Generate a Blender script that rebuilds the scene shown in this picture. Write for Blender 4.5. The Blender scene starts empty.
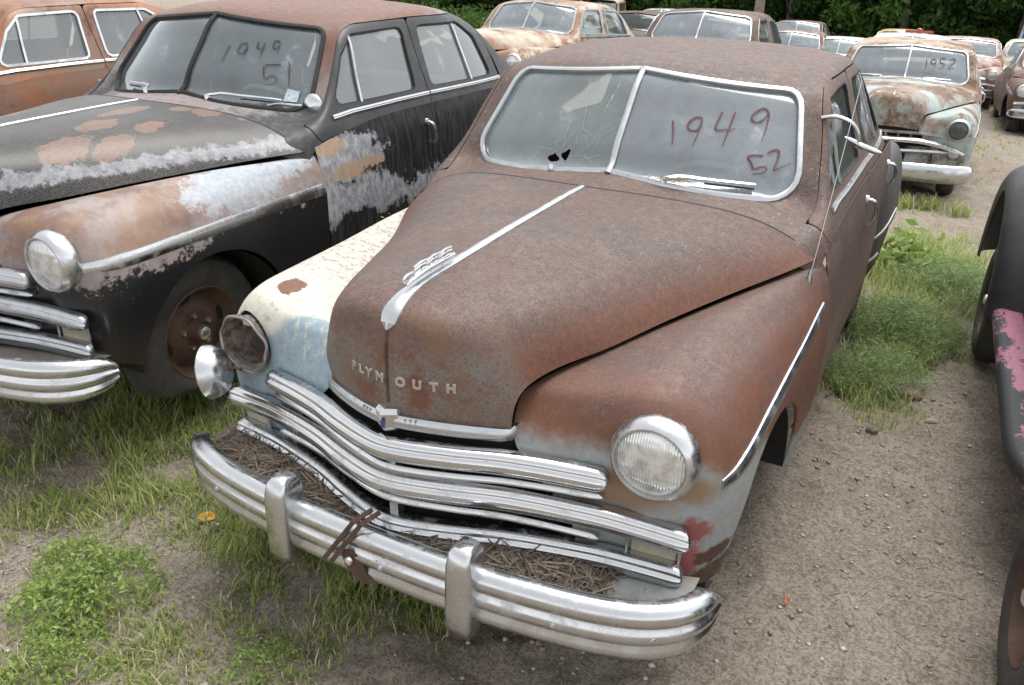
import bpy, bmesh, math, random
import numpy as np
from mathutils import Vector, Matrix
from mathutils.bvhtree import BVHTree

random.seed(7); rng = np.random.default_rng(7)
scene = bpy.context.scene
COL = scene.collection

# ---------------------------------------------------------------- camera
CAM = np.array([1.219, -1.4961, 2.0024]); YAW, PIT, ROLL, FPX = -.4899, -.4450, .0150, 835.87
def cam_rows():
    f = np.array([math.sin(YAW)*math.cos(PIT), math.cos(YAW)*math.cos(PIT), math.sin(PIT)])
    r = np.array([math.cos(YAW), -math.sin(YAW), 0]); u = np.cross(r, f)
    c, s = math.cos(ROLL), math.sin(ROLL)
    return c*r+s*u, -s*r+c*u, f
cd = bpy.data.cameras.new('camera'); cam = bpy.data.objects.new('camera', cd); COL.objects.link(cam)
_r, _u, _f = cam_rows()
cam.matrix_world = Matrix(((_r[0], _u[0], -_f[0], CAM[0]), (_r[1], _u[1], -_f[1], CAM[1]), (_r[2], _u[2], -_f[2], CAM[2]), (0, 0, 0, 1)))
cd.sensor_width = 36; cd.lens = FPX*36/1024; cd.clip_start = .05; cd.clip_end = 2000
scene.camera = cam

# ---------------------------------------------------------------- light (bright overcast)
SUN_EL, SUN_AZ = math.radians(71), math.radians(15)      # azimuth: from +y clockwise
world = bpy.data.worlds.new('World'); scene.world = world; world.use_nodes = True
wn = world.node_tree; wn.nodes.clear()
sky = wn.nodes.new('ShaderNodeTexSky'); sky.sky_type = 'NISHITA'; sky.sun_disc = False
sky.sun_elevation = SUN_EL; sky.sun_rotation = SUN_AZ; sky.air_density = 1.0; sky.dust_density = 2.0; sky.ozone_density = 1.0
hs = wn.nodes.new('ShaderNodeHueSaturation'); hs.inputs['Saturation'].default_value = .08
bg = wn.nodes.new('ShaderNodeBackground'); bg.inputs['Strength'].default_value = .15
wo = wn.nodes.new('ShaderNodeOutputWorld')
wn.links.new(sky.outputs[0], hs.inputs['Color']); wn.links.new(hs.outputs[0], bg.inputs['Color']); wn.links.new(bg.outputs[0], wo.inputs[0])
sl = bpy.data.lights.new('sun', 'SUN'); sl.energy = 1.2; sl.angle = math.radians(40); sl.color = (1, .965, .91)
sun = bpy.data.objects.new('sun', sl); COL.objects.link(sun)
sd = Vector((math.sin(SUN_AZ)*math.cos(SUN_EL), math.cos(SUN_AZ)*math.cos(SUN_EL), math.sin(SUN_EL)))
sun.rotation_euler = (-sd).to_track_quat('-Z', 'Y').to_euler()
vs = scene.view_settings; vs.view_transform = 'Standard'; vs.look = 'None'; vs.gamma = 1; vs.exposure = 1.1; vs.use_curve_mapping = False

# ---------------------------------------------------------------- mesh helpers
def link(name, me, parent=None):
    o = bpy.data.objects.new(name, me); COL.objects.link(o)
    if parent is not None: o.parent = parent
    return o
def tag(o, label=None, cat=None, group=None, kind=None):
    if label: o['label'] = label
    if cat: o['category'] = cat
    if group: o['group'] = group
    if kind: o['kind'] = kind
    return o
def empty(name, loc=(0, 0, 0), rot=(0, 0, 0)):
    o = bpy.data.objects.new(name, None); COL.objects.link(o); o.location = loc; o.rotation_euler = rot
    o.empty_display_size = .2
    return o
def mk(name, V, F, mat, parent=None, solid=0.0, sharp=40, smooth=True):
    me = bpy.data.meshes.new(name)
    me.from_pydata([tuple(map(float, v)) for v in V], [], [tuple(map(int, f)) for f in F])
    me.materials.append(mat)
    if smooth:
        me.polygons.foreach_set('use_smooth', [True]*len(me.polygons))
        if sharp and not solid: me.set_sharp_from_angle(angle=math.radians(sharp))
    me.update()
    o = link(name, me, parent)
    if solid:
        m = o.modifiers.new('thick', 'SOLIDIFY'); m.thickness = solid; m.offset = 0
        if smooth:
            e = o.modifiers.new('split', 'EDGE_SPLIT'); e.split_angle = math.radians(sharp or 40)
    return o
def cr(P, r):
    P = np.asarray(P, float); n = len(P)
    E = np.concatenate([[2*P[0]-P[1]], P, [2*P[-1]-P[-2]]]); out = []
    for i in range(n-1):
        p0, p1, p2, p3 = E[i:i+4]
        for k in range(r):
            t = k/r
            out.append(.5*(2*p1+(p2-p0)*t+(2*p0-5*p1+4*p2-p3)*t*t+(3*p1-p0-3*p2+p3)*t**3))
    out.append(P[-1]); return np.array(out)
def smooth_grid(G, it):
    for _ in range(it):
        A = G.copy()
        A[1:-1, 1:-1] = .5*G[1:-1, 1:-1]+.125*(G[2:, 1:-1]+G[:-2, 1:-1]+G[1:-1, 2:]+G[1:-1, :-2])
        A[0, 1:-1] = .5*G[0, 1:-1]+.25*(G[0, 2:]+G[0, :-2]); A[-1, 1:-1] = .5*G[-1, 1:-1]+.25*(G[-1, 2:]+G[-1, :-2])
        A[1:-1, 0] = .5*G[1:-1, 0]+.25*(G[2:, 0]+G[:-2, 0]); A[1:-1, -1] = .5*G[1:-1, -1]+.25*(G[2:, -1]+G[:-2, -1])
        G = A
    return G
def grid(ctrl, ru, rv, it=0):
    G = cr(ctrl, ru); G = np.swapaxes(cr(np.swapaxes(G, 0, 1), rv), 0, 1)
    return smooth_grid(G, it)
def full(G):
    M = G[:, :0:-1]*np.array([-1, 1, 1]); return np.concatenate([M, G], 1)
def gmesh(G, closed_v=False):
    nu, nv = G.shape[:2]; F = []
    for i in range(nu-1):
        for j in range(nv-1 if not closed_v else nv):
            k = (j+1) % nv; F.append((i*nv+j, i*nv+k, (i+1)*nv+k, (i+1)*nv+j))
    return G.reshape(-1, 3), F
def clip(V, F, fv):
    """keep the part of the mesh where fv > 0 (clean cut edges)"""
    V = [tuple(v) for v in V]; fv = list(map(float, fv)); cut = {}; out = []
    for f in F:
        s = [fv[i] > 0 for i in f]
        if all(s): out.append(f); continue
        if not any(s): continue
        poly = []
        n = len(f)
        for a in range(n):
            i, j = f[a], f[(a+1) % n]
            if fv[i] > 0: poly.append(i)
            if (fv[i] > 0) != (fv[j] > 0):
                key = (min(i, j), max(i, j))
                if key not in cut:
                    t = fv[i]/(fv[i]-fv[j]); p = tuple(V[i][q]+t*(V[j][q]-V[i][q]) for q in range(3))
                    V.append(p); cut[key] = len(V)-1
                poly.append(cut[key])
        if len(poly) >= 3: out.append(tuple(poly))
    used = {}; nf = []
    for f in out: nf.append(tuple(used.setdefault(i, len(used)) for i in f))
    nv = [None]*len(used)
    for i, k in used.items(): nv[k] = V[i]
    return np.array(nv).reshape(-1, 3), nf
def inset(poly, r):
    P = [np.array(p, float) for p in poly]; n = len(P); c = sum(P)/n; L = []
    for i in range(n):
        a, b = P[i], P[(i+1) % n]; d = (b-a)/np.linalg.norm(b-a); nn = np.array([-d[1], d[0]])
        if np.dot(c-a, nn) < 0: nn = -nn
        L.append((a+nn*r, d))
    out = []
    for i in range(n):
        a, d = L[i-1]; b, e = L[i]
        t = np.linalg.solve(np.array([[d[0], -e[0]], [d[1], -e[1]]]), b-a); out.append(a+t[0]*d)
    return out
def sdpoly(X, Y, poly, r=0.0):
    P = inset(poly, r) if r else [np.array(p, float) for p in poly]
    n = len(P); d = np.full(X.shape, 1e9); s = np.ones(X.shape)
    for i in range(n):
        a, b = P[i], P[i-1]; e = b-a; wx, wy = X-a[0], Y-a[1]
        t = np.clip((wx*e[0]+wy*e[1])/(e@e), 0, 1); bx, by = wx-e[0]*t, wy-e[1]*t
        d = np.minimum(d, bx*bx+by*by)
        c1 = Y >= a[1]; c2 = Y < b[1]; c3 = e[0]*wy > e[1]*wx
        s = np.where((c1 & c2 & c3) | (~c1 & ~c2 & ~c3), -s, s)
    return s*np.sqrt(d)-r
def roundpoly(poly, r, seg=6):
    P = inset(poly, r); n = len(P); out = []
    c = sum(P)/n
    for i in range(n):
        a = P[i]; d0 = P[i]-P[i-1]; d1 = P[(i+1) % n]-P[i]
        def nrm(d):
            q = np.array([-d[1], d[0]])/np.linalg.norm(d)
            return q if np.dot(a-c, q) > 0 or np.dot((a+d*.5)-c, q) > 0 else -q
        m0 = np.array([-d0[1], d0[0]])/np.linalg.norm(d0); m1 = np.array([-d1[1], d1[0]])/np.linalg.norm(d1)
        if np.dot((P[i-1]+P[i])/2-c, m0) < 0: m0 = -m0
        if np.dot((P[(i+1) % n]+P[i])/2-c, m1) < 0: m1 = -m1
        a0 = math.atan2(m0[1], m0[0]); a1 = math.atan2(m1[1], m1[0]); da = (a1-a0+math.pi) % (2*math.pi)-math.pi
        for k in range(seg+1): out.append(a+r*np.array([math.cos(a0+da*k/seg), math.sin(a0+da*k/seg)]))
    return out
def resample(P, n, closed=False):
    P = np.asarray(P, float)
    if closed: P = np.concatenate([P, P[:1]])
    s = np.concatenate([[0], np.cumsum(np.linalg.norm(np.diff(P, axis=0), axis=1))])
    t = np.linspace(0, s[-1], n+1 if closed else n)
    if closed: t = t[:-1]
    return np.stack([np.interp(t, s, P[:, k]) for k in range(P.shape[1])], 1)
def sweep(path, prof, up=(0, 0, 1), closed=False, caps=True, scale=None, pclosed=True):
    """profile (out, up) swept along path; out = tangent x up"""
    P = np.asarray(path, float); n = len(P); m = len(prof); V = []; up = np.asarray(up, float)
    for i in range(n):
        if closed: t = P[(i+1) % n]-P[i-1]
        else: t = P[min(i+1, n-1)]-P[max(i-1, 0)]
        t = t/(np.linalg.norm(t)+1e-12); u = up if up.ndim == 1 else up[i]
        o = np.cross(t, u); o /= (np.linalg.norm(o)+1e-12); w = np.cross(o, t)
        s = 1.0 if scale is None else scale[i]
        so, su = (s if hasattr(s, '__len__') else (s, s))
        for a, b in prof: V.append(P[i]+o*a*so+w*b*su)
    F = []
    for i in range(n if closed else n-1):
        for j in range(m if pclosed else m-1):
            k = (j+1) % m; i2 = (i+1) % n; F.append((i*m+j, i*m+k, i2*m+k, i2*m+j))
    if caps and not closed and pclosed: F.append(tuple(range(m-1, -1, -1))); F.append(tuple((n-1)*m+j for j in range(m)))
    return np.array(V), F
def circ(r, n=8, ry=None): return [(r*math.cos(2*math.pi*k/n), (ry or r)*math.sin(2*math.pi*k/n)) for k in range(n)]
def tube(path, r, n=8, up=(0.13, .2, .97), closed=False, scale=None): return sweep(path, circ(r, n), up, closed, True, scale)
def lathe(prof, n=24, axis='x', c=(0, 0, 0)):
    """prof: list of (along, radius)"""
    V = []; F = []; m = len(prof)
    for k in range(n):
        a = 2*math.pi*k/n
        for d, r in prof:
            q = (d, r*math.cos(a), r*math.sin(a)) if axis == 'x' else ((r*math.cos(a), d, r*math.sin(a)) if axis == 'y' else (r*math.cos(a), r*math.sin(a), d))
            V.append((q[0]+c[0], q[1]+c[1], q[2]+c[2]))
    for k in range(n):
        k2 = (k+1) % n
        for j in range(m-1): F.append((k*m+j, k*m+j+1, k2*m+j+1, k2*m+j))
    return np.array(V), F
def box(c, s, rot=None):
    c = np.array(c, float); V = []
    for dx in (-.5, .5):
        for dy in (-.5, .5):
            for dz in (-.5, .5):
                v = np.array([dx*s[0], dy*s[1], dz*s[2]])
                if rot is not None: v = np.array(rot @ Vector(v))
                V.append(c+v)
    return np.array(V), [(0, 1, 3, 2), (4, 6, 7, 5), (0, 4, 5, 1), (2, 3, 7, 6), (0, 2, 6, 4), (1, 5, 7, 3)]
def join(*parts):
    V = []; F = []; n = 0
    for v, f in parts:
        V.append(np.asarray(v, float).reshape(-1, 3)); F += [tuple(i+n for i in q) for q in f]; n += len(v)
    return np.concatenate(V), F
def mirx(VF): return np.asarray(VF[0])*np.array([-1, 1, 1]), [tuple(reversed(f)) for f in VF[1]]
def bevel(o, w=.004, s=2):
    m = o.modifiers.new('bevel', 'BEVEL'); m.width = w; m.segments = s; m.limit_method = 'ANGLE'; m.angle_limit = math.radians(35)
    return o
def sstep(a, b, x):
    t = np.clip((x-a)/(b-a), 0, 1); return t*t*(3-2*t)

# ---------------------------------------------------------------- material helper
class N:
    def __init__(s, name):
        s.m = bpy.data.materials.new(name); s.m.use_nodes = True; s.t = s.m.node_tree; s.t.nodes.clear()
        s.out = s.t.nodes.new('ShaderNodeOutputMaterial'); s.b = s.t.nodes.new('ShaderNodeBsdfPrincipled')
        s.t.links.new(s.b.outputs[0], s.out.inputs[0])
        s.tc = s.t.nodes.new('ShaderNodeTexCoord'); s.p = s.tc.outputs['Object']
    def n(s, ty): return s.t.nodes.new('ShaderNode'+ty)
    def put(s, sock, v):
        if isinstance(v, bpy.types.NodeSocket): s.t.links.new(v, sock)
        elif isinstance(v, (tuple, list)) and len(v) == 3 and sock.type == 'RGBA': sock.default_value = (*v, 1)
        else: sock.default_value = v
    def set(s, **k):
        for a, v in k.items(): s.put(s.b.inputs[a.replace('_', ' ')], v)
        return s
    def noise(s, sc, det=5, ro=.6, vec=None, dist=0.0, off=None, sxyz=None):
        x = s.n('TexNoise'); x.inputs['Scale'].default_value = sc; x.inputs['Detail'].default_value = det
        x.inputs['Roughness'].default_value = ro; x.inputs['Distortion'].default_value = dist
        v = vec or s.p
        if off or sxyz:
            mp = s.n('Mapping'); s.t.links.new(v, mp.inputs[0])
            if off: mp.inputs['Location'].default_value = off
            if sxyz: mp.inputs['Scale'].default_value = sxyz
            v = mp.outputs[0]
        s.t.links.new(v, x.inputs['Vector']); return x.outputs['Fac']
    def voro(s, sc, feat='F1', rnd=1.0, out='Distance'):
        x = s.n('TexVoronoi'); x.feature = feat; x.inputs['Scale'].default_value = sc; x.inputs['Randomness'].default_value = rnd
        s.t.links.new(s.p, x.inputs['Vector']); return x.outputs[out]
    def math(s, op, a, b=0.0, c=0.0):
        x = s.n('Math'); x.operation = op; s.put(x.inputs[0], a); s.put(x.inputs[1], b); s.put(x.inputs[2], c); return x.outputs[0]
    def add(s, a, b): return s.math('ADD', a, b)
    def mul(s, a, b): return s.math('MULTIPLY', a, b)
    def mx(s, a, b): return s.math('MAXIMUM', a, b)
    def mn(s, a, b): return s.math('MINIMUM', a, b)
    def inv(s, a): return s.math('SUBTRACT', 1.0, a)
    def thr(s, v, t, w=.05, a=0.0, b=1.0):
        x = s.n('MapRange'); x.interpolation_type = 'SMOOTHSTEP'; s.put(x.inputs['Value'], v)
        x.inputs['From Min'].default_value = t-w; x.inputs['From Max'].default_value = t+w
        x.inputs['To Min'].default_value = a; x.inputs['To Max'].default_value = b; return x.outputs[0]
    def mix(s, f, a, b):
        x = s.n('Mix'); x.data_type = 'RGBA'; s.put(x.inputs[0], f); s.put(x.inputs[6], a); s.put(x.inputs[7], b); return x.outputs[2]
    def xyz(s):
        x = s.n('SeparateXYZ'); s.t.links.new(s.p, x.inputs[0]); return x.outputs
    def blob(s, c, r, nz=None, amp=.5, w=.12):
        """1 inside an ellipsoid with a ragged edge"""
        mp = s.n('Mapping'); mp.vector_type = 'POINT'; s.t.links.new(s.p, mp.inputs[0])
        mp.inputs['Scale'].default_value = tuple(1/q for q in r); mp.inputs['Location'].default_value = tuple(-a/q for a, q in zip(c, r))
        l = s.n('VectorMath'); l.operation = 'LENGTH'; s.t.links.new(mp.outputs[0], l.inputs[0])
        v = l.outputs['Value']
        if nz is not None: v = s.add(v, s.mul(s.add(nz, -.5), amp*2))
        return s.thr(v, 1.0, w, 1.0, 0.0)
    def bump(s, h, st=.2, dist=.01):
        x = s.n('Bump'); x.inputs['Strength'].default_value = st; x.inputs['Distance'].default_value = dist
        s.put(x.inputs['Height'], h); s.t.links.new(x.outputs[0], s.b.inputs['Normal']); return s
def simple(name, col, rough=.6, metal=0.0, var=.25, sc=8.0, bump=0.0, spec=.5, emit=None):
    n = N(name); f = n.noise(sc, 6, .65)
    n.set(Base_Color=n.mix(n.thr(f, .5, .25), tuple(c*(1-var) for c in col), tuple(min(1, c*(1+var)) for c in col)), Metallic=metal)
    n.set(Roughness=n.thr(n.noise(sc*2.3, 4), .5, .3, max(.02, rough-.1), min(1, rough+.1)))
    n.b.inputs['Specular IOR Level'].default_value = spec
    if bump: n.bump(n.noise(sc*6, 5), bump, .004)
    return n.m
# ---------------------------------------------------------------- materials
RB, RR, RD, RO = (.094, .065, .056), (.116, .062, .046), (.032, .022, .019), (.18, .078, .040)
def rustcol(n, grey=.5, sc=1.0, seed=0):
    o = (seed*3.1, seed*1.7, seed)
    a = n.noise(2.2*sc, 6, .62, off=o); b = n.noise(15*sc, 7, .74, off=o); c = n.noise(105, 4, .75, off=o); d = n.noise(330, 3, .7, off=o); e = n.noise(38, 5, .7, off=(o[0]+2, o[1], o[2]))
    col = n.mix(n.thr(a, .5-.2*(grey-.5), .2), RR, RB)
    col = n.mix(n.thr(n.noise(1.4*sc, 6, .7, off=(o[0]+9, o[1], o[2])), .54, .12, 0, .5), col, (.066, .046, .042))
    col = n.mix(n.thr(n.noise(3.1*sc, 7, .75, off=(o[0], o[1]+9, o[2])), .60, .08, 0, .55), col, (.165, .122, .104))
    col = n.mix(n.thr(b, .56, .14, 0, .65), col, tuple(x*.60 for x in RB))
    col = n.mix(n.thr(n.noise(30, 5, .7, off=o, sxyz=(1, .12, 1)), .63, .06, 0, .35), col, (.185, .14, .118))
    col = n.mix(n.thr(n.noise(6*sc, 6, .72, off=(o[0]+5, o[1], o[2])), .58, .12, 0, .5*(1.25-grey)), col, RO)
    col = n.mix(n.thr(e, .60, .08, 0, .4), col, (.20, .165, .15))
    col = n.mix(n.thr(c, .55, .09, 0, .62), col, RD)
    col = n.mix(n.thr(d, .56, .09, 0, .50), col, (.27, .225, .205))
    h = n.add(n.mul(b, .6), n.add(n.mul(c, .6), n.mul(d, .5)))
    return col, h
def finish(n, col, h, rough=.62, bump=.25, rv=.12, metal=0.0):
    n.set(Base_Color=col, Roughness=n.thr(n.noise(33, 5), .5, .25, rough-rv, min(1, rough+rv)), Metallic=metal)
    n.b.inputs['Specular IOR Level'].default_value = .42
    n.bump(h, bump, .003); return n.m

def m_rust_hood():
    n = N('rusty_brown_hood_paint'); col, h = rustcol(n, .75); x, y, z = n.xyz(); nz = n.noise(7, 6, .7); nf = n.noise(60, 4, .7)
    ax = n.math('ABSOLUTE', x)
    # redder metal low on the flanks
    low = n.thr(n.add(z, n.mul(n.add(nz, -.5), -.10)), 1.065, .075, 1, 0)
    col = n.mix(n.mul(low, .8), col, n.mix(n.thr(nf, .5, .2), (.19, .072, .038), (.11, .048, .033)))
    # grey-blue worn primer on the nose
    front = n.mul(n.thr(y, .23, .07, 1, 0), n.thr(n.add(n.mul(nz, .7), n.mul(nf, .3)), .47, .07))
    front = n.mul(front, n.thr(z, 1.06, .06, 1, 0))
    col = n.mix(n.mul(front, .8), col, n.mix(n.thr(n.noise(150, 3), .55, .1), (.205, .20, .19), (.12, .10, .09)))
    # dark at the extreme edge of the nose, orange streaks
    col = n.mix(n.mul(n.thr(n.noise(11, 6, .75, sxyz=(1, 1, .6)), .55, .16), n.mul(n.thr(y, .22, .08, 1, 0), .6)), col, (.19, .095, .05))
    return finish(n, col, h, .62, .3)
def m_rust_fender():
    n = N('rusty_fender_over_blue_grey'); col, h = rustcol(n, .3, seed=2); x, y, z = n.xyz(); col = n.mix(n.mul(n.thr(n.noise(3, 5, .65, off=(4, 4, 4)), .5, .2, .3, .8), n.mx(n.thr(z, .93, .05, 1, .15), n.thr(y, .42, .1, 1, 0))), col, (.165, .064, .038)); nz = n.noise(9, 6, .7); nf = n.noise(55, 4, .7)
    # limit falls with distance from the nose
    lim = n.add(n.add(z, n.mul(n.add(nz, -.5), -.10)), n.mul(n.thr(y, .95, .45), .35))
    lim = n.add(lim, n.mul(n.thr(y, .34, .06, 1, 0), -.06)); edge = n.thr(lim, .745, .035, 1, 0)
    stain = n.mul(n.thr(lim, .78, .09, 1, 0), n.thr(nf, .42, .15))
    col = n.mix(n.mul(stain, .65), col, (.235, .115, .045))
    blue = n.mix(n.thr(nf, .5, .2), (.245, .275, .285), (.32, .335, .33))
    blue = n.mix(n.thr(n.noise(3.5, 4), .58, .1, 0, .6), blue, (.30, .25, .20))
    col = n.mix(edge, col, blue)
    st2 = n.mul(edge, n.mx(n.blob((.62, .25, .70), (.13, .2, .06), nz, .5, .5), n.blob((.78, .26, .735), (.12, .14, .045), nz, .5, .5)))
    col = n.mix(n.mul(st2, .85), col, n.mix(n.thr(nf, .5, .15), (.26, .13, .05), (.21, .15, .10)))
    n5 = n.noise(26, 7, .8); red = n.mx(n.blob((.815, .31, .60), (.035, .09, .045), n5, 1.3, .35), n.blob((.795, .30, .50), (.05, .1, .06), n5, 1.3, .35))
    col = n.mix(n.mul(red, .85), col, (.26, .045, .04))
    dk = n.mx(n.blob((.84, .40, .415), (.09, .12, .055), n.noise(16, 6, .8), 1.1, .2), n.blob((.85, .40, .50), (.05, .1, .03), n.noise(22, 6, .8), 1.2, .2))
    col = n.mix(dk, col, (.075, .038, .028))
    return finish(n, col, h, .58, .22)
def m_cream_fender():
    n = N('peeling_cream_over_light_blue'); x, y, z = n.xyz(); nz = n.noise(6, 6, .7); nf = n.noise(45, 6, .75); h = n.noise(120, 4)
    cream = n.mix(n.thr(nf, .5, .2), (.52, .50, .43), (.66, .64, .57))
    dirt = n.mx(n.mul(n.thr(nf, .52, .10), n.thr(n.add(y, n.mul(nz, .3)), .58, .25)), n.mul(n.thr(n.noise(8, 7, .78), .57, .08), .45))
    cream = n.mix(n.mul(dirt, .75), cream, (.15, .12, .09))
    cream = n.mix(n.mul(n.thr(n.noise(14, 6, .8), .60, .03), .7), cream, (.33, .30, .24))
    blue = n.mix(n.thr(nf, .5, .25), (.20, .285, .345), (.31, .385, .42))
    blue = n.mix(n.thr(n.noise(30, 5, .7, sxyz=(1, 1, .2)), .60, .04, 0, .6), blue, (.60, .57, .46))
    v = n.add(n.add(z, n.mul(n.add(nf, -.5), -.10)), n.mul(n.add(n.noise(5, 3), -.5), -.22))
    ax = n.math('ABSOLUTE', x); v = n.add(v, n.mul(n.thr(ax, .62, .18), .16))
    v = n.add(v, n.mul(n.thr(y, .36, .08), .4))
    col = n.mix(n.thr(v, .975, .025), blue, cream)
    r = n.mx(n.blob((-.61, .40, .97), (.045, .05, .08), n.noise(30, 5, .8), .9, .08), n.blob((-.80, .28, .71), (.055, .08, .045), n.noise(25, 5, .8), .7, .08))
    col = n.mix(r, col, (.16, .075, .045))
    return finish(n, col, h, .6, .15)
def m_rust_body():
    n = N('rusty_red_brown_body'); col, h = rustcol(n, .25, seed=4); x, y, z = n.xyz(); nz = n.noise(5, 6, .7)
    pale = n.mul(n.thr(n.noise(70, 3, .6), .665, .03), n.thr(y, 2.3, .5, 1, 0))
    col = n.mix(n.mul(pale, .5), col, (.42, .33, .24))
    low = n.thr(n.add(z, n.mul(n.add(nz, -.5), .3)), .66, .14, 1, 0)
    col = n.mix(n.mul(low, .55), col, (.235, .165, .125))
    return finish(n, col, h, .64, .25)
def m_rust_roof():
    n = N('rusty_brown_roof'); col, h = rustcol(n, .45, seed=6); x, y, z = n.xyz(); nz = n.noise(4, 6, .7)
    top = n.mul(n.thr(z, 1.605, .02), n.thr(nz, .45, .15))
    col = n.mix(n.mul(top, .5), col, (.28, .235, .20))
    pale = n.mul(n.thr(n.noise(75, 3, .6), .67, .03), n.thr(y, 2.2, .5, 1, 0))
    col = n.mix(n.mul(pale, .6), col, (.46, .37, .27))
    return finish(n, col, h, .58, .25)
BLK = (.014, .015, .017)
def m_black_hood():
    n = N('worn_black_hood_with_rust_spots'); x, y, z = n.xyz(); nz = n.noise(9, 6, .75); nf = n.noise(170, 3, .7); ns = n.noise(28, 6, .8)
    col = n.mix(n.thr(nf, .54, .12, 0, .75), (.012, .013, .015), (.09, .085, .078))
    grime = n.mul(n.thr(n.noise(3, 4), .45, .15), .35); col = n.mix(n.mul(grime, n.thr(nf, .5, .2)), col, (.20, .18, .16))
    ax = n.math('ABSOLUTE', x)
    # grey bloom band along the flank: follows a wavy height
    hh = n.add(z, n.mul(n.add(nz, -.5), .16))
    band = n.mul(n.thr(n.add(hh, n.mul(n.add(ns, -.5), .06)), 1.070, .010, 1, 0), n.thr(n.add(z, n.mul(n.add(ns, -.5), .10)), 1.02, .010))
    band = n.mul(band, n.thr(x, .1, .05))
    grey = n.mix(n.thr(ns, .5, .2), (.16, .165, .185), (.38, .385, .41))
    sp = None
    for c, r in (((.26, .89, 1.16), (.055, .10, .1)), ((.40, 1.03, 1.13), (.045, .075, .1)), ((.35, .66, 1.10), (.06, .13, .1)), ((.43, .83, 1.09), (.05, .11, .1)), ((.16, 1.12, 1.18), (.05, .13, .1)), ((.42, 1.38, 1.14), (.08, .10, .1)), ((.56, 1.44, 1.08), (.06, .06, .08)), ((.30, 1.30, 1.16), (.05, .05, .08)), ((-.3, .8, 1.1), (.1, .2, .1))):
        b = n.blob(c, r, n.noise(17, 7, .72), .85, .05); sp = b if sp is None else n.mx(sp, b)
    col = n.mix(n.mul(band, .9), col, grey)
    rc, _ = rustcol(n, .3, 1.5, 3); rc = n.mix(.25, rc, (.30, .17, .11))
    col = n.mix(sp, col, rc)
    n.set(Base_Color=col, Roughness=n.thr(nf, .5, .3, .32, .55)); n.bump(n.add(n.mul(nf, .4), n.mul(sp, -.6)), .12, .003); return n.m
def m_black_fender():
    n = N('black_fender_burnt_to_rust'); x, y, z = n.xyz(); nz = n.noise(7, 6, .72); ns = n.noise(34, 6, .8); nf = n.noise(150, 3, .7)
    rust = n.mix(n.thr(n.noise(4, 5, .6), .5, .14), (.15, .095, .078), (.24, .15, .105))
    rust = n.mix(n.thr(n.noise(16, 6, .75), .60, .12, 0, .5), rust, (.33, .21, .12))
    rust = n.mix(n.thr(n.noise(5, 5, .7, off=(3, 1, 2)), .56, .1, 0, .7), rust, (.30, .265, .26))
    nb = n.noise(13, 8, .78); pb = n.mx(n.blob((.84, 1.08, .96), (.14, .27, .13), nb, 1.2, .16), n.blob((.80, 1.42, 1.0), (.1, .15, .1), nb, 1.2, .16))
    rust = n.mix(n.mul(pb, .85), rust, n.mix(n.thr(ns, .5, .2), (.27, .33, .40), (.46, .49, .52)))
    hh = n.add(n.add(z, n.mul(n.add(nz, -.5), -.22)), n.mul(n.thr(y, .80, .25), -.09))
    ed = n.thr(n.add(hh, n.mul(n.add(ns, -.5), .20)), .73, .010, 1, 0)
    fade = n.mul(n.thr(hh, .80, .06, 1, 0), n.inv(ed))
    rust = n.mix(n.mul(fade, .7), rust, n.mix(n.thr(ns, .5, .2), (.22, .20, .21), (.36, .34, .35)))
    blk = n.mix(n.thr(ns, .66, .03, 0, .6), BLK, (.17, .16, .155))
    blk = n.mix(n.thr(z, .50, .12, .5, 0), blk, (.06, .045, .035))
    col = n.mix(ed, rust, blk)
    n.set(Base_Color=col, Roughness=n.mix(ed, (.55, .55, .55), (.26, .26, .26))); n.bump(n.add(nf, ns), .10, .002); return n.m
def m_black_door():
    n = N('black_door_with_bleached_patch'); x, y, z = n.xyz(); nz = n.noise(4.5, 6, .72); ns = n.noise(30, 6, .8, sxyz=(1, 1, .6)); nf = n.noise(150, 3, .7)
    blk = n.mix(n.thr(n.noise(40, 5, .7, sxyz=(1, 1, .12)), .52, .15, 0, .6), BLK, (.075, .075, .08))
    blk = n.mix(n.thr(ns, .70, .03, 0, .5), blk, (.3, .29, .28))
    hh = n.add(n.add(z, n.mul(n.add(nz, -.5), -.40)), n.mul(n.add(ns, -.5), -.20))
    m = n.mul(n.thr(n.add(hh, n.mul(n.thr(y, 1.9, .25), .06)), .665, .016), n.thr(n.add(hh, n.mul(n.thr(y, 2.0, .35), .16)), .87, .02, 1, 0))
    m = n.mul(m, n.thr(n.add(y, n.mul(nz, -.6)), 2.9, .15, 1, 0))
    n6 = n.noise(11, 7, .75); m2 = n.blob((.9, 1.72, .93), (.2, .36, .11), n6, 1.2, .07)
    m = n.mx(m, m2)
    gr = n.mix(n.thr(ns, .5, .12), (.20, .205, .23), (.42, .425, .45))
    tan = n.mx(n.blob((.9, 1.84, .865), (.25, .24, .04), n6, 1.3, .35), n.blob((.9, 1.66, 1.0), (.25, .12, .035), n6, 1.3, .35))
    gr = n.mix(tan, gr, n.mix(n.thr(ns, .5, .2), (.36, .245, .16), (.44, .34, .24)))
    col = n.mix(m, blk, gr)
    n.set(Base_Color=col, Roughness=n.mix(m, (.27, .27, .27), (.55, .55, .55))); n.bump(n.add(nf, ns), .1, .002); return n.m
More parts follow.
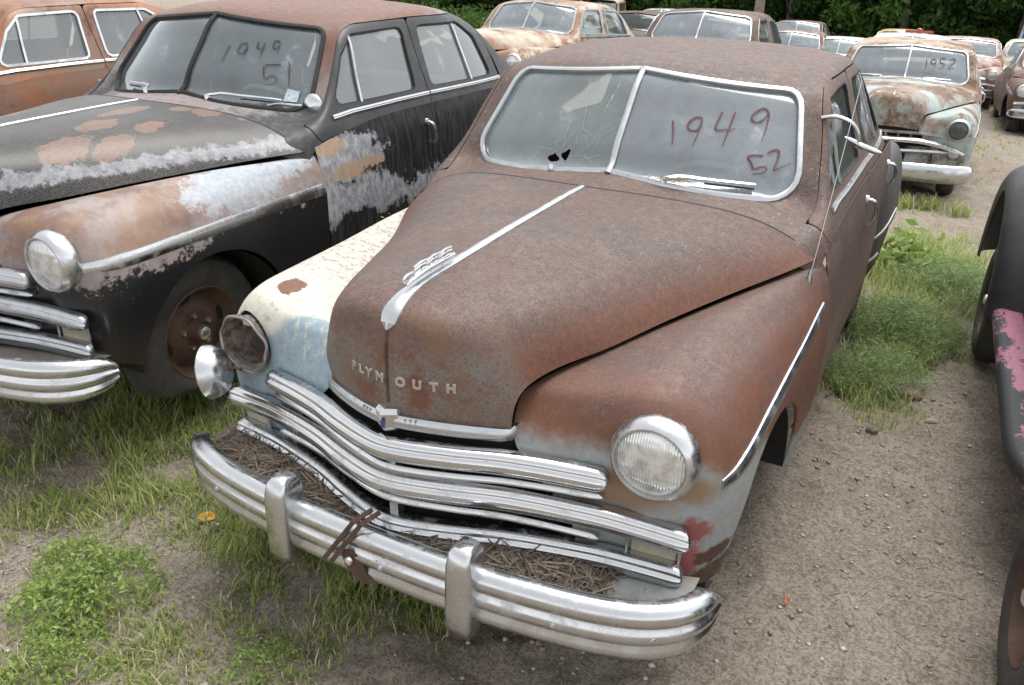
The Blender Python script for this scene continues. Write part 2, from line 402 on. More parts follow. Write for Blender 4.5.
def m_sedan_roof():
    n = N('rusted_roof_with_black_sides'); col, h = rustcol(n, .2, seed=9); x, y, z = n.xyz(); nz = n.noise(6, 6, .7); ns = n.noise(30, 6, .8)
    col = n.mix(.5, col, (.20, .092, .06))
    v = n.add(n.add(z, n.mul(n.add(nz, -.5), .16)), n.mul(n.thr(y, 3.1, .5), -.16))
    v = n.add(v, n.mul(n.thr(y, 1.9, .25, 1, 0), .28))
    pale = n.mul(n.thr(v, 1.47, .05, 1, 0), .6)
    col = n.mix(pale, col, n.mix(n.thr(ns, .5, .2), (.22, .23, .26), (.36, .36, .38)))
    col = n.mix(n.thr(n.add(v, n.mul(n.add(ns, -.5), .05)), 1.42, .03, 1, 0), col, n.mix(n.thr(ns, .55, .2), (.022, .023, .026), (.075, .075, .08)))
    return finish(n, col, h, .55, .2)

def m_chrome(name='pitted_chrome', rough=.25, dirt=.6, tint=(.60, .615, .63), rust=0.0):
    n = N(name); a = n.noise(13, 6, .7); b = n.noise(90, 4, .7); x, y, z = n.xyz()
    pit = n.mul(n.thr(n.noise(260, 3, .7), .62, .05), n.thr(a, .48, .12)); d = n.mx(n.mul(n.thr(n.add(n.mul(a, .75), n.mul(b, .25)), .62, .13), dirt*.8), n.mul(pit, .35*dirt))
    col = n.mix(d, tint, (.23, .21, .19))
    if rust: col = n.mix(n.mul(n.thr(n.noise(8, 6, .75, sxyz=(1, 1, .5)), .66, .04), rust), col, (.28, .13, .05))
    n.set(Base_Color=col, Metallic=n.add(n.mul(d, -.6), 1.0), Roughness=n.add(n.mul(d, .9), n.thr(a, .5, .3, rough*.6, rough*1.4)))
    n.bump(a, .02, .002); return n.m
def m_glass(name, dust=.3, tint=(.72, .78, .78), dust_sky_col=(.34, .38, .38), gloss=.12):
    n = N(name); t = n.t; t.nodes.remove(n.b)
    tr = n.n('BsdfTransparent'); tr.inputs[0].default_value = (*tint, 1)
    df = n.n('BsdfDiffuse'); df.inputs[0].default_value = (*dust_sky_col, 1)  # diffuse film: dust, with pale sky reflection mixed into its colour
    gl = n.n('BsdfGlossy'); gl.inputs['Roughness'].default_value = .06; gl.inputs[0].default_value = (.85, .9, .92, 1)
    a = n.noise(2.6, 6, .65); b = n.noise(40, 4, .7); x, y, z = n.xyz()
    s = n.noise(9, 5, .65, sxyz=(1, 1, .22))
    f = n.mul(n.add(n.mul(a, .9), n.add(n.mul(s, .5), n.mul(b, .3))), dust/.85)
    f = n.add(f, n.mul(n.thr(n.add(a, n.mul(s, .4)), .86, .06), .25))
    m1 = n.n('MixShader'); n.put(m1.inputs[0], f); t.links.new(tr.outputs[0], m1.inputs[1]); t.links.new(df.outputs[0], m1.inputs[2])
    fr = n.n('Fresnel'); fr.inputs[0].default_value = 1.5
    m2 = n.n('MixShader'); n.put(m2.inputs[0], n.mn(n.add(n.mul(fr.outputs[0], 1.2), gloss), 1.0)); t.links.new(m1.outputs[0], m2.inputs[1]); t.links.new(gl.outputs[0], m2.inputs[2])
    t.links.new(m2.outputs[0], n.out.inputs[0]); return n.m
def m_lens():
    n = N('fluted_headlight_glass'); x, y, z = n.xyz()
    w = n.math('SINE', n.mul(x, 820.0)); w2 = n.math('SINE', n.mul(z, 190.0))
    n.set(Base_Color=n.mix(n.thr(n.noise(25, 5, .7), .55, .12), (.74, .76, .76), (.52, .51, .48)), Roughness=.14, Metallic=.5)
    n.b.inputs['Coat Weight'].default_value = .6; n.b.inputs['Coat Roughness'].default_value = .04
    n.bump(n.add(w, n.mul(w2, .6)), .45, .0015); return n.m
def m_paint(name, base, rust=.4, rc=(.17, .09, .06), rough=.45, second=None, sc=3.0, seed=0):
    """weathered old paint with rust eating through"""
    n = N(name); a = n.noise(sc, 6, .68, off=(seed, seed*2, 0)); b = n.noise(sc*9, 6, .75); c = n.noise(140, 3)
    col = n.mix(n.thr(b, .5, .25), tuple(q*.78 for q in base), tuple(min(1, q*1.15) for q in base))
    if second: col = n.mix(n.thr(n.noise(sc*.8, 5, .65, off=(seed+7, 3, seed)), .52, .07), col, second)
    v = n.add(n.mul(a, .75), n.mul(b, .25)); t = .68-.36*rust
    rr = n.mix(n.thr(b, .5, .2), rc, tuple(q*.6 for q in rc)); rr = n.mix(n.thr(n.noise(sc*5, 5), .6, .1, 0, .5), rr, (.27, .13, .06))
    col = n.mix(n.thr(v, t, .05), col, rr)
    n.set(Base_Color=col, Roughness=n.thr(v, t, .08, rough, .75)); n.bump(n.add(b, n.mul(c, .5)), .15, .003); return n.m

CHROME = m_chrome(); CHROME_R = m_chrome('chrome_with_rust_streaks', .18, .5, rust=.8); CHROME_D = m_chrome('dull_chrome_trim', .36, .6, (.52, .54, .56))
ALU = m_chrome('weathered_aluminium', .3, .5, (.78, .78, .78))
BLACK = simple('black_rubber', (.018, .018, .018), .75, var=.4, sc=20, bump=.2)
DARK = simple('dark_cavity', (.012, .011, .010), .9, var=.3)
IRON = simple('rusty_bare_steel', (.085, .05, .036), .75, .2, .45, 14, .3)
TYRE = simple('dusty_old_tyre', (.050, .045, .040), .85, var=.4, sc=9, bump=.3)
RIM = simple('rusty_brown_wheel_steel', (.105, .062, .044), .72, .25, .4, 8, .25)
SEAT = simple('faded_seat_cloth', (.10, .095, .085), .9, var=.3, sc=5, bump=.2)
DASH = simple('grey_brown_dashboard', (.13, .12, .11), .6, var=.25)
CREAMP = simple('cream_plastic', (.55, .50, .40), .5, var=.15)
LENS = m_lens()
AMBER = simple('yellowed_parking_lens', (.36, .33, .24), .28, 0, .2, 20)
GLASS = m_glass('dusty_sky_hazed_glass', .36, dust_sky_col=(.43, .48, .52), gloss=.05); GLASS_S = m_glass('grimy_side_glass', .27, dust_sky_col=(.33, .35, .35), gloss=.07); GLASS_W = m_glass('clean_old_glass', .22, dust_sky_col=(.40, .46, .50), gloss=.04)  # windscreen dust colours are paler and bluer to carry soft sky reflection
GLASS_B = m_glass('stained_cracked_glass', .36, dust_sky_col=(.36, .41, .41), gloss=.05)
PENM = simple('dark_red_wax_pencil', (.13, .045, .055), .7, var=.3, sc=60); PENB = simple('black_wax_pencil', (.03, .028, .028), .7, var=.3, sc=60)
CRACK = simple('crack_line_white', (.40, .45, .44), .4, var=.1)
PAN = m_paint('dirty_blue_grey_pan', (.27, .29, .29), .35, (.2, .15, .11), .6, (.36, .33, .28))
# ---------------------------------------------------------------- car geometry (car frame: x to its left, y rearwards, z up, front bumper at y=0)
WS_POLY = [(0, 1.192), (.715, 1.132), (.615, 1.490), (0, 1.545), (-.615, 1.490), (-.715, 1.132)]
FW_POLY = [(1.785, 1.165), (1.945, 1.385), (2.07, 1.474), (2.545, 1.478), (2.50, 1.158)]
RW_POLY = [(2.655, 1.155), (2.685, 1.476), (3.18, 1.462), (3.34, 1.37), (3.40, 1.135)]
DR_POLY = [(1.60, 1.02), (1.60, 1.17), (1.84, 1.40), (2.00, 1.512), (2.70, 1.516), (3.22, 1.503), (3.44, 1.42), (3.53, 1.20), (3.53, 1.02)]
HL = np.array([.694, .255, .818])

def shell_ctrl():
    v0 = [(0, 1.25, 1.172), (0, 1.57, 1.180), (0, 1.665, 1.295), (0, 1.765, 1.415), (0, 1.885, 1.540), (0, 2.08, 1.578), (0, 2.50, 1.588), (0, 2.95, 1.580), (0, 3.40, 1.525), (0, 3.78, 1.41), (0, 4.05, 1.25), (0, 4.30, 1.12), (0, 4.60, 1.02), (0, 4.80, .80), (0, 4.80, .50)]
    v3 = [(.60, 1.33, 1.098), (.705, 1.70, 1.118), (.680, 1.80, 1.235), (.650, 1.905, 1.36), (.615, 2.02, 1.485), (.570, 2.20, 1.545), (.555, 2.52, 1.562), (.54, 2.95, 1.555), (.51, 3.36, 1.49), (.49, 3.70, 1.36), (.48, 3.94, 1.22), (.47, 4.2, 1.10), (.46, 4.5, 1.0), (.46, 4.70, .78), (.46, 4.70, .5)]
    v4 = [(.74, 1.37, 1.035), (.803, 1.65, 1.112), (.786, 1.805, 1.225), (.755, 1.92, 1.36), (.716, 2.045, 1.475), (.685, 2.30, 1.508), (.678, 2.55, 1.520), (.668, 2.95, 1.512), (.65, 3.30, 1.45), (.645, 3.58, 1.33), (.65, 3.80, 1.19), (.65, 4.05, 1.07), (.64, 4.35, .97), (.62, 4.58, .76), (.60, 4.58, .5)]
    v5 = [(.81, 1.43, .985), (.845, 1.635, 1.082), (.818, 1.86, 1.16), (.792, 1.99, 1.25), (.772, 2.13, 1.31), (.757, 2.36, 1.335), (.752, 2.58, 1.34), (.748, 2.95, 1.335), (.742, 3.26, 1.30), (.74, 3.50, 1.22), (.74, 3.70, 1.12), (.74, 3.92, 1.03), (.72, 4.22, .94), (.70, 4.45, .74), (.67, 4.45, .5)]
    v6 = [(.858, 1.52, .955), (.866, 1.63, 1.032), (.864, 1.96, 1.06), (.862, 2.10, 1.065), (.862, 2.25, 1.065), (.862, 2.42, 1.065), (.860, 2.62, 1.06), (.858, 2.95, 1.06), (.85, 3.24, 1.055), (.84, 3.45, 1.04), (.83, 3.62, 1.02), (.82, 3.80, .98), (.79, 4.10, .90), (.76, 4.34, .70), (.72, 4.34, .5)]
    v0, v3 = np.array(v0), np.array(v3)
    def ip(t, pz, py):
        return np.stack([v3[:, 0]*t, v0[:, 1]+(v3[:, 1]-v0[:, 1])*t**py, v0[:, 2]+(v3[:, 2]-v0[:, 2])*t**pz], 1)
    return np.stack([v0, ip(.34, 2.2, 1.9), ip(.68, 2.2, 1.9), v3, np.array(v4), np.array(v5), np.array(v6)], 1)
def hood_ctrl():
    C = [(0, .092, .825), (0, .086, .90), (0, .088, .98), (0, .094, 1.065), (0, .128, 1.135), (0, .24, 1.166), (0, .45, 1.172), (0, .72, 1.180), (0, .97, 1.184), (0, 1.18, 1.187), (0, 1.335, 1.186)]
    S = [(.302, .226, .785), (.310, .215, .845), (.318, .215, .895), (.328, .238, .930), (.345, .290, .948), (.378, .385, .956), (.45, .54, .962), (.54, .78, .974), (.655, 1.05, .988), (.772, 1.30, 1.002), (.842, 1.505, 1.000)]
    C, S = np.array(C), np.array(S); n = len(C); out = []
    for t in (0, .16, .33, .5, .66, .8, .92, 1.0):
        P = []
        for i in range(n):
            face = max(0, 1-i/4.5)
            ex = 3-1.3*max(0, (i-6)/4); hy = (1-face)*t**ex+face*(.25*t+.75*t**1.7); hz = (1-face)*(.42*t**2.2+.58*t**6)+face*t**2
            P.append((S[i, 0]*(t*(1-.0*face)), C[i, 1]+(S[i, 1]-C[i, 1])*hy, C[i, 2]+(S[i, 2]-C[i, 2])*hz))
        out.append(P)
    return np.swapaxes(np.array(out), 0, 1)
def fender_ctrl():
    v = [
     [(.50, .245, .42), (.50, .225, .55), (.43, .205, .68), (.325, .205, .77), (.300, .250, .87), (.325, .325, .915), (.40, .50, .935), (.535, .83, .948), (.66, 1.13, .960), (.835, 1.564, .980)],
     [(.60, .268, .42), (.60, .256, .55), (.585, .246, .69), (.555, .240, .81), (.515, .255, .905), (.505, .33, .952), (.535, .50, .972), (.625, .85, .980), (.735, 1.17, .985), (.857, 1.564, .972)],
     [(.69, .276, .415), (.69, .258, .55), (.69, .248, .69), (.688, .246, .82), (.672, .268, .925), (.652, .345, .978), (.652, .50, .996), (.71, .86, .998), (.785, 1.19, .988), (.874, 1.564, .948)],
     [(.755, .295, .41), (.770, .285, .55), (.782, .277, .69), (.785, .282, .81), (.772, .315, .905), (.752, .395, .957), (.75, .53, .972), (.785, .87, .966), (.838, 1.2, .945), (.894, 1.564, .895)],
     [(.805, .335, .40), (.832, .338, .54), (.848, .338, .67), (.851, .353, .775), (.842, .396, .852), (.830, .47, .897), (.832, .59, .908), (.856, .89, .893), (.888, 1.21, .862), (.914, 1.564, .80)],
     [(.835, .385, .385), (.866, .412, .50), (.882, .432, .60), (.889, .465, .68), (.889, .518, .735), (.888, .59, .765), (.890, .69, .770), (.902, .94, .75), (.918, 1.23, .70), (.924, 1.55, .62)],
     [(.848, .430, .365), (.868, .472, .42), (.880, .522, .47), (.886, .575, .50), (.889, .635, .52), (.890, .705, .53), (.893, .805, .525), (.900, 1.02, .49), (.910, 1.27, .44), (.915, 1.555, .40)],
     [(.845, .460, .34), (.857, .520, .33), (.865, .60, .32), (.870, .68, .31), (.874, .77, .30), (.878, .86, .29), (.882, .95, .285), (.888, 1.11, .28), (.893, 1.32, .275), (.898, 1.56, .27)]]
    v = np.array(v, float); v[:4, :5, 1] += .020; v[0, 1:4, 1] -= .012
    return np.swapaxes(v, 0, 1)
def side_ctrl():
    ys = [1.50, 1.75, 2.05, 2.40, 2.80, 3.20, 3.55, 3.90, 4.20, 4.45, 4.62]
    tx = [.862, .866, .866, .866, .866, .862, .852, .83, .79, .75, .70]; tz = [1.00, 1.045, 1.075, 1.08, 1.075, 1.07, 1.05, 1.0, .93, .82, .70]
    out = []
    for y, x, z in zip(ys, tx, tz):
        k = sstep(1.5, 2.6, y)*.012; b = z-.27
        out.append([(x, y, z), (x+.026-k*.3, y, z-.12*b/.8), (x+.044-k, y, z-.30*b/.8), (x+.052-k, y, z-.46*b/.8), (x+.046-k, y, z-.62*b/.8), (x+.025, y, z-.73*b/.8), (x-.01, y, .27)])
    return np.array(out)
def rear_fender():
    V = []
    ys = [3.02, 3.06, 3.14, 3.28, 3.5, 3.8, 4.1, 4.4, 4.6, 4.72, 4.76]; s = [.02, .35, .6, .82, .96, 1, .97, .86, .68, .42, .15]
    G = []
    for y, k in zip(ys, s):
        row = []; sh = 0 if y < 4.1 else (y-4.1)*.18
        for a in np.linspace(math.radians(100), math.radians(-75), 11):
            row.append((.80-sh+.118*k*max(0, math.cos(a))**.65*1.0+.02*k, y, .56+(.40 if a > 0 else .30)*k*math.sin(a)-.0))
        G.append(row)
    return grid(np.array(G), 4, 2, 2)

class Surf:
    """projector onto a mesh surface"""
    def __init__(s, V, F): s.b = BVHTree.FromPolygons([Vector(v) for v in V], F)
    def side(s, y, z, sg=1, off=0.0):
        h = s.b.ray_cast(Vector((2*sg, y, z)), Vector((-sg, 0, 0)))
        if h[0] is None:
            h = s.b.find_nearest(Vector((.9*sg, y, z)))
        n = h[1] if h[1].x*sg > 0 else -h[1]; return np.array(h[0]+n*off)
    def front(s, x, z, off=0.0):
        h = s.b.ray_cast(Vector((x, -1, z)), Vector((0, 1, 0)))
        if h[0] is None: h = s.b.find_nearest(Vector((x, 1.7, z)))
        n = h[1] if h[1].y < 0 else -h[1]; return np.array(h[0]+n*off)
    def top(s, x, y, off=0.0):
        h = s.b.ray_cast(Vector((x, y, 3)), Vector((0, 0, -1)))
        if h[0] is None: h = s.b.find_nearest(Vector((x, y, 1.1)))
        n = h[1] if h[1].z > 0 else -h[1]; return np.array(h[0]+n*off)
    def near(s, p, off=0.0):
        h = s.b.find_nearest(Vector(p)); return np.array(h[0]+h[1]*off)

def bow(x, d=0.0):
    """plan of the prow-shaped nose: y of the grille at x"""
    return np.interp(abs(x), [0, .03, .10, .2, .31, .42, .58, .70, .80, .86], [.064, .067, .086, .122, .170, .206, .252, .274, .290, .31])-d
def bar_path(half, zc, ze, d=0.0, n=41, pw=2.0):
    e_ = np.array([0, .003, .008, .016, .028, .045]); xs = np.concatenate([-half+e_, np.linspace(-half+.07, half-.07, n), half-e_[::-1]]); P = np.array([(x, bow(x, d), zc+(ze-zc)*(abs(x)/half)**pw) for x in xs])
    for _ in range(2): P[1:-1] = .5*P[1:-1]+.25*(P[2:]+P[:-2])
    return P
def taper(n, k=3, m=.35):
    s = np.ones(n)
    for i in range(k): s[i] = s[-1-i] = m+(1-m)*math.sin((i/k)*math.pi/2)
    return s
def endround(P, half, L=.034):
    return [((.45+.55*q)*.95, (.12+.88*q)*.88) for q in [math.sqrt(max(0, 1-(1-min(1, (half-abs(p[0]))/L))**2)) for p in P]]
def bump_y(x): return np.interp(abs(x), [0, .2, .4, .6, .72, .79, .845, .88, .893], [-.010, -.008, .006, .035, .066, .098, .142, .205, .27])
BUMP_PROF = [(-.028, .078), (-.008, .088), (.012, .086), (.028, .074), (.035, .058), (.033, .042), (.024, .030), (.024, .026), (.034, .016), (.038, .0), (.034, -.016), (.024, -.026), (.024, -.030), (.032, -.042), (.033, -.058), (.024, -.074), (.008, -.085), (-.012, -.088), (-.028, -.078), (-.010, -.06), (-.004, 0), (-.010, .06)]
BUMP_LO = [(-.02, .08), (.012, .086), (.033, .058), (.024, .03), (.038, 0), (.024, -.03), (.033, -.058), (.008, -.085), (-.02, -.08)]

def wheel(parent, c, hi, side, flat=.0, name='wheel', rim=None, tyre=None, R=.345, hub=True):
    """wheel at c; side = +1 outer face towards +x"""
    w = empty(name); w.parent = parent; w.location = c
    s = side; n = 32 if hi else 16
    tp = [(-.075*s, .205), (-.092*s, .235), (-.095*s, .28), (-.082*s, .325), (-.05*s, R), (.05*s, R), (.082*s, .325), (.095*s, .28), (.092*s, .235), (.075*s, .205)]
    V, F = lathe(tp, n)
    if flat: V[:, 2] = np.where(V[:, 2] < -.2, -.2+(V[:, 2]+.2)*(1-flat), V[:, 2]); 
    mk('tyre', V, F, tyre or TYRE, w)
    rp = [(-.07*s, .21), (.078*s, .215), (.082*s, .207), (.065*s, .195), (.03*s, .185), (.012*s, .17), (.018*s, .14), (.034*s, .115), (.036*s, .09), (.030*s, .07), (.028*s, .05), (.045*s, .042), (.075*s, .036), (.080*s, .028), (.080*s, .0)]
    mk('rim', *lathe(rp, n), rim or RIM, w)
    if hi:
        for k in range(5):
            a = k*2*math.pi/5+.4; mk('lug_nut', *lathe([(.03*s, .013), (.044*s, .012), (.046*s, .0)], 6, 'x', (0, .075*math.cos(a), .075*math.sin(a))), ALU, w)
        for k in range(4):
            a = k*math.pi/2+.2; V, F = lathe([(.0195*s, .024), (.021*s, .0)], 10); V = V*np.array([1, 1.6, .7]); ca, sa = math.cos(a), math.sin(a)
            V2 = V.copy(); V2[:, 1] = V[:, 1]*(-sa)-V[:, 2]*ca+.155*ca; V2[:, 2] = V[:, 1]*ca-V[:, 2]*sa+.155*sa
            mk('rim_slot', V2, F, DARK, w)
        mk('hub_cap', *lathe([(.07*s, .034), (.088*s, .030), (.094*s, .02), (.095*s, 0)], 14), ALU, w)
    return w
def gauge(VF, parent, name, mat, **k): return mk(name, VF[0], VF[1], mat, parent, **k)

class Car:
    def __init__(s, name, label, cat, loc, rot, cfg, group=None):
        s.c = dict(hi=True, hood=None, fl=None, fr=None, body=None, roof=None, rearf=None, glass=GLASS, sglass=GLASS_S, frame=CHROME_D, trim=CHROME_D, bump=CHROME, grille='plymouth', lights=(1, 1), ru=6, rv=6, wheelz=(0, 0, 0, 0), wflat=.0, warp=None, interior=True, bgap=0)
        s.c.update(cfg); s.root = empty(name, loc, rot); tag(s.root, label, cat, group); s.hi = s.c['hi']
        s.build()
    def W(s, VF):
        if s.c['warp'] is None: return VF
        return s.c['warp'](np.array(VF[0], float)), VF[1]
    def mk(s, name, VF, mat, parent=None, **k):
        V, F = s.W(VF); 
        if len(F) == 0: return None
        return mk(name, V, F, mat, parent or s.root, **k)
    def build(s):
        c, hi = s.c, s.hi; ru, rv = (8, 8) if hi else (3, 3)
        TH = .003 if hi else 0
        # ---- hood
        HG = full(grid(hood_ctrl(), ru, rv, 3 if hi else 1)); HV, HF = gmesh(HG); s.hoodS = Surf(HV, HF)
        s.hood = s.mk('hood', (HV, HF), c['hood'], solid=TH, sharp=50)
        if hi: s.mk('hood_seam_shade', sweep(HG[-1]+np.array([0, .007, -.001]), [(-.006, -.008), (-.006, .003), (.006, .003), (.006, -.008)], up=(0, 0, 1)), BLACK, s.hood)  # black strip stands in for the shadow gap at the hood's rear seam
        # ---- front fenders with headlight hole and wheel arch
        FG = grid(fender_ctrl(), ru, rv, 3 if hi else 1); V, F = gmesh(FG); s.fendS = Surf(V, F)
        a = np.sqrt(((V[:, 1]-.85)/.395)**2+((V[:, 2]-.34)/.375)**2)-1
        f = np.minimum(np.where(V[:, 0] > .55, a, 1), np.where(V[:, 1] < .5, np.hypot(V[:, 0]-HL[0], V[:, 2]-HL[2])-.098, 1))
        FV = clip(V, F, f)
        s.fl = s.mk('front_fender', FV, c['fl'], solid=TH, sharp=50); s.fr = s.mk('front_fender', mirx(FV), c['fr'], solid=TH, sharp=50)
        # rolled arch lip and wheel housings
        th = np.linspace(math.radians(186), math.radians(-7), 30 if hi else 14)
        for sg, fo in ((1, s.fl), (-1, s.fr)):
            P = [s.fendS.side(.85+.395*math.cos(t), max(.29, .34+.375*math.sin(t)), 1, -.004) for t in th]; P = np.array(P)*np.array([sg, 1, 1])
            if hi: s.mk('arch_lip', tube(P, .006, 6, (1, 0, 0)), c['fl'] if sg > 0 else c['fr'], fo)
            hv = []; 
            for x in (.40, .86):
                for t in th: hv.append(((x+(.03*math.cos(t) if x > .5 else 0))*sg, .845+.388*math.cos(t), .34+.362*math.sin(t)))
            n = len(th); hf = [(i, i+1, n+i+1, n+i) for i in range(n-1)]+[tuple(range(n))]
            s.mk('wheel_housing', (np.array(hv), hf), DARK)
        # ---- greenhouse shell
        SG = full(grid(shell_ctrl(), ru, rv, 4 if hi else 1)); SV, SF = gmesh(SG); s.shell = Surf(*s.W((SV, SF))); s.shell0 = Surf(SV, SF)
        X, Y, Z = SV[:, 0], SV[:, 1], SV[:, 2]; nvc = SG.shape[1]; vq = np.abs(np.tile(np.arange(nvc)-(nvc-1)/2, SG.shape[0]))/rv
        ws = np.maximum(np.where(Y < 2.5, sdpoly(X, Z, WS_POLY, .075), 1.0), (vq-3.42)*.1)
        bk = np.where(Y > 3.2, sdpoly(X, Z, [(-.5, 1.2), (.5, 1.2), (.42, 1.47), (-.42, 1.47)], .08), 1.0)
        sv_ = (3.9-vq)*.1
        fw = np.maximum(sdpoly(Y, Z, FW_POLY, .035), sv_); rw = np.maximum(sdpoly(Y, Z, RW_POLY, .035), sv_)
        cut = np.where(np.abs(X) < .79, Y-(1.295+.11*(X/.8)**2), 1.0)
        dr = np.maximum(sdpoly(Y, Z, DR_POLY, .05), (3.72-vq)*.1)
        s.roof = s.mk('roof', clip(SV, SF, np.minimum(cut, np.minimum(np.minimum(ws, bk), dr-.003 if hi else np.minimum(fw, rw)))), c['roof'], solid=TH, sharp=50)
        # glass: panes sit 7 mm inside the skin
        G2 = SV*np.array([.992, 1, 1])+np.array([0, .004, -.004])
        def pane(name, keep, mat, par=None): return s.mk(name, clip(G2, SF, keep), mat, par)
        hl_ = 1.0
        wl = np.minimum(-ws+.006, X); wr = np.minimum(-ws+.006, -X)
        if c.get('hole'):
            # a finer patch of the same surface, so the broken edge stays sharp
            k_ = 20; FG_ = grid(shell_ctrl()[:7, :5], k_, k_, 25)*np.array([-1, 1, 1]); FG_ = FG_[:5*k_+1, :int(3.8*k_)]; RV, RF = gmesh(FG_); RF = [tuple(reversed(q)) for q in RF]
            vf = np.tile(np.arange(FG_.shape[1]), FG_.shape[0])/k_; RV = RV*np.array([.992, 1, 1])+np.array([0, .004, -.004]); x2, z2 = RV[:, 0], RV[:, 2]
            hp = np.minimum(sdpoly(x2, z2, [(-.305, 1.196), (-.292, 1.212), (-.281, 1.210), (-.268, 1.224), (-.262, 1.212), (-.245, 1.205), (-.243, 1.192), (-.262, 1.190), (-.280, 1.186)]), sdpoly(x2, z2, [(-.243, 1.222), (-.226, 1.228), (-.215, 1.240), (-.198, 1.248), (-.204, 1.222), (-.210, 1.194), (-.222, 1.204), (-.235, 1.205)]))
            s.pane_r = s.mk('windscreen_pane', clip(RV, RF, np.minimum(hp, -np.maximum(sdpoly(x2, z2, WS_POLY, .075), (vf-3.42)*.1)+.006)), c.get('glass_r', c['glass']))
        else: s.pane_r = pane('windscreen_pane', wr, c.get('glass_r', c['glass']))
        s.pane_l = pane('windscreen_pane', wl, c['glass'])
        if not c.get('nobackglass'): pane('rear_window', -bk+.006, c['sglass'])
        # windscreen frame and divider
        rp = resample(roundpoly(WS_POLY, .075), 120 if hi else 48, True)
        s.mk('windscreen_frame', sweep([s.shell0.front(x, z, .002) for x, z in rp], [(.013, -.006), (.013, .006), (.004, .011), (-.006, .011), (-.011, .004), (-.011, -.006)], up=np.array([[0, -.75, .6]]*len(rp)), closed=True), c['frame'], sharp=45)
        dz = np.linspace(1.186, 1.548, 14)
        s.mk('windscreen_divider', sweep([s.shell0.front(0, z, .002) for z in dz], [(.012, -.006), (.012, .004), (.006, .010), (-.006, .010), (-.012, .004), (-.012, -.006)], up=(0, -.8, .6)), c['frame'], sharp=45)
        # ---- lower body sides, doors
        BG = grid(side_ctrl(), ru, rv, 2); BV, BF = gmesh(BG); s.sideS = Surf(BV, BF)
        y = BV[:, 1]
        for sg in (1, -1):
            def M_(vf): return vf if sg > 0 else mirx(vf)
            fkeep = X*sg > .55
            if hi:
                for nm, lo, hi_, win, key in (('front_door', 1.566, 2.603, fw, 'body'), ('rear_door', 2.609, 3.50, rw, 'body2')):
                    mat = c.get(key) or c['body']
                    d = s.mk(nm, M_(clip(BV, BF, np.minimum(y-lo, hi_-y))), mat, solid=TH, sharp=50)
                    fm = np.minimum(np.minimum(-dr-.003, win), np.minimum(np.minimum(Y-lo, hi_-Y), X*sg-.5))
                    s.mk('window_frame', clip(SV*np.array([.997, 1, 1]), SF, fm), c.get('framepaint') or c['roof'], d, solid=.006, sharp=50)
                    poly = FW_POLY if win is fw else RW_POLY
                    s.mk('window_glass', clip(SV*np.array([.982, 1, 1]), SF, np.minimum(np.minimum(-win+.006, X*sg-.5), 1+X*0)), c['sglass'], d)
                    rp2 = resample(roundpoly(poly, .035, 4), 60, True)
                    s.mk('window_seal', sweep([s.shell0.side(a_, b_, sg, -.008) for a_, b_ in rp2], ([(.006, -.006), (.006, .006), (-.006, .006), (-.006, -.006)] if not c.get('sealm') else [(.009, -.006), (.009, .014), (-.009, .014), (-.009, -.006)]), up=(sg, 0, .2), closed=True), c.get('sealm') or BLACK, d)
                    vy = ((2.0, 1.16), (2.055, 1.47)) if win is fw else ((3.115, 1.14), (3.10, 1.455))
                    vp = [s.shell0.side(vy[0][0]+(vy[1][0]-vy[0][0])*t, vy[0][1]+(vy[1][1]-vy[0][1])*t, sg, -.004) for t in np.linspace(0, 1, 9)]
                    s.mk('vent_divider', sweep(vp, [(.008, -.004), (.008, .005), (-.008, .005), (-.008, -.004)], up=(sg, 0, .2)), c['trim'], d)
                    # belt moulding
                    y0, y1 = (1.745, 2.60) if win is fw else (2.612, 3.50)
                    bz = lambda q: np.interp(q, [1.74, 1.9, 2.3, 2.6, 3.5], [1.118, 1.126, 1.128, 1.124, 1.105])
                    bp = [s.shell0.side(q, bz(q), sg, .002) for q in np.linspace(y0, y1, 24)]
                    s.mk('belt_moulding', sweep(bp, [(-.013, -.002), (-.013, .005), (-.004, .009), (0, .006), (.004, .009), (.013, .005), (.013, -.002)], up=(sg, 0, .25)), c['trim'], d, sharp=30)
                    # handle
                    hy, hz = (2.50, .985) if win is fw else (3.40, .965)
                    p = s.sideS.side(hy, hz, 1)*np.array([sg, 1, 1]); 
                    hp_ = [p+np.array([sg*a_, b_, d_]) for a_, b_, d_ in ((0, 0, .0), (.025, 0, .0), (.042, .004, -.012), (.048, .012, -.045), (.046, .022, -.08), (.036, .030, -.105), (.02, .033, -.118))]
                    s.mk('door_handle', join(tube(cr(hp_, 3), .0085, 8, (.1, 1, .1)), lathe([(-.004*sg, .022), (.010*sg, .020), (.014*sg, 0)], 12, 'x', p)), CHROME, d)
                s.mk('quarter_panel', M_(clip(BV, BF, y-3.506)), c['body'], solid=TH, sharp=50)
            else:
                d = s.mk('door', M_(clip(BV, BF, np.minimum(y-1.56, 2.9-y))), c['body'])
                s.mk('quarter_panel', M_(clip(BV, BF, y-2.91)), c['body'])
                for win in (fw, rw): s.mk('window_glass', clip(SV*np.array([.985, 1, 1]), SF, np.minimum(-win+.006, X*sg-.5)), c['sglass'], d)
                for poly in (FW_POLY, RW_POLY):
                    rp2 = resample(roundpoly(poly, .035, 4), 30, True)
                    s.mk('window_seal', sweep([s.shell0.side(a_, b_, sg, .0) for a_, b_ in rp2], [(.010, -.006), (.010, .006), (-.010, .006), (-.010, -.006)], up=(sg, 0, .2), closed=True), c.get('sealm') or c['trim'], d)
                bp = [s.shell0.side(q, 1.125, sg, .004) for q in np.linspace(1.78, 3.5, 16)]
                s.mk('belt_moulding', sweep(bp, [(-.012, -.002), (-.010, .008), (.010, .008), (.012, -.002)], up=(sg, 0, .25)), c['trim'], d)
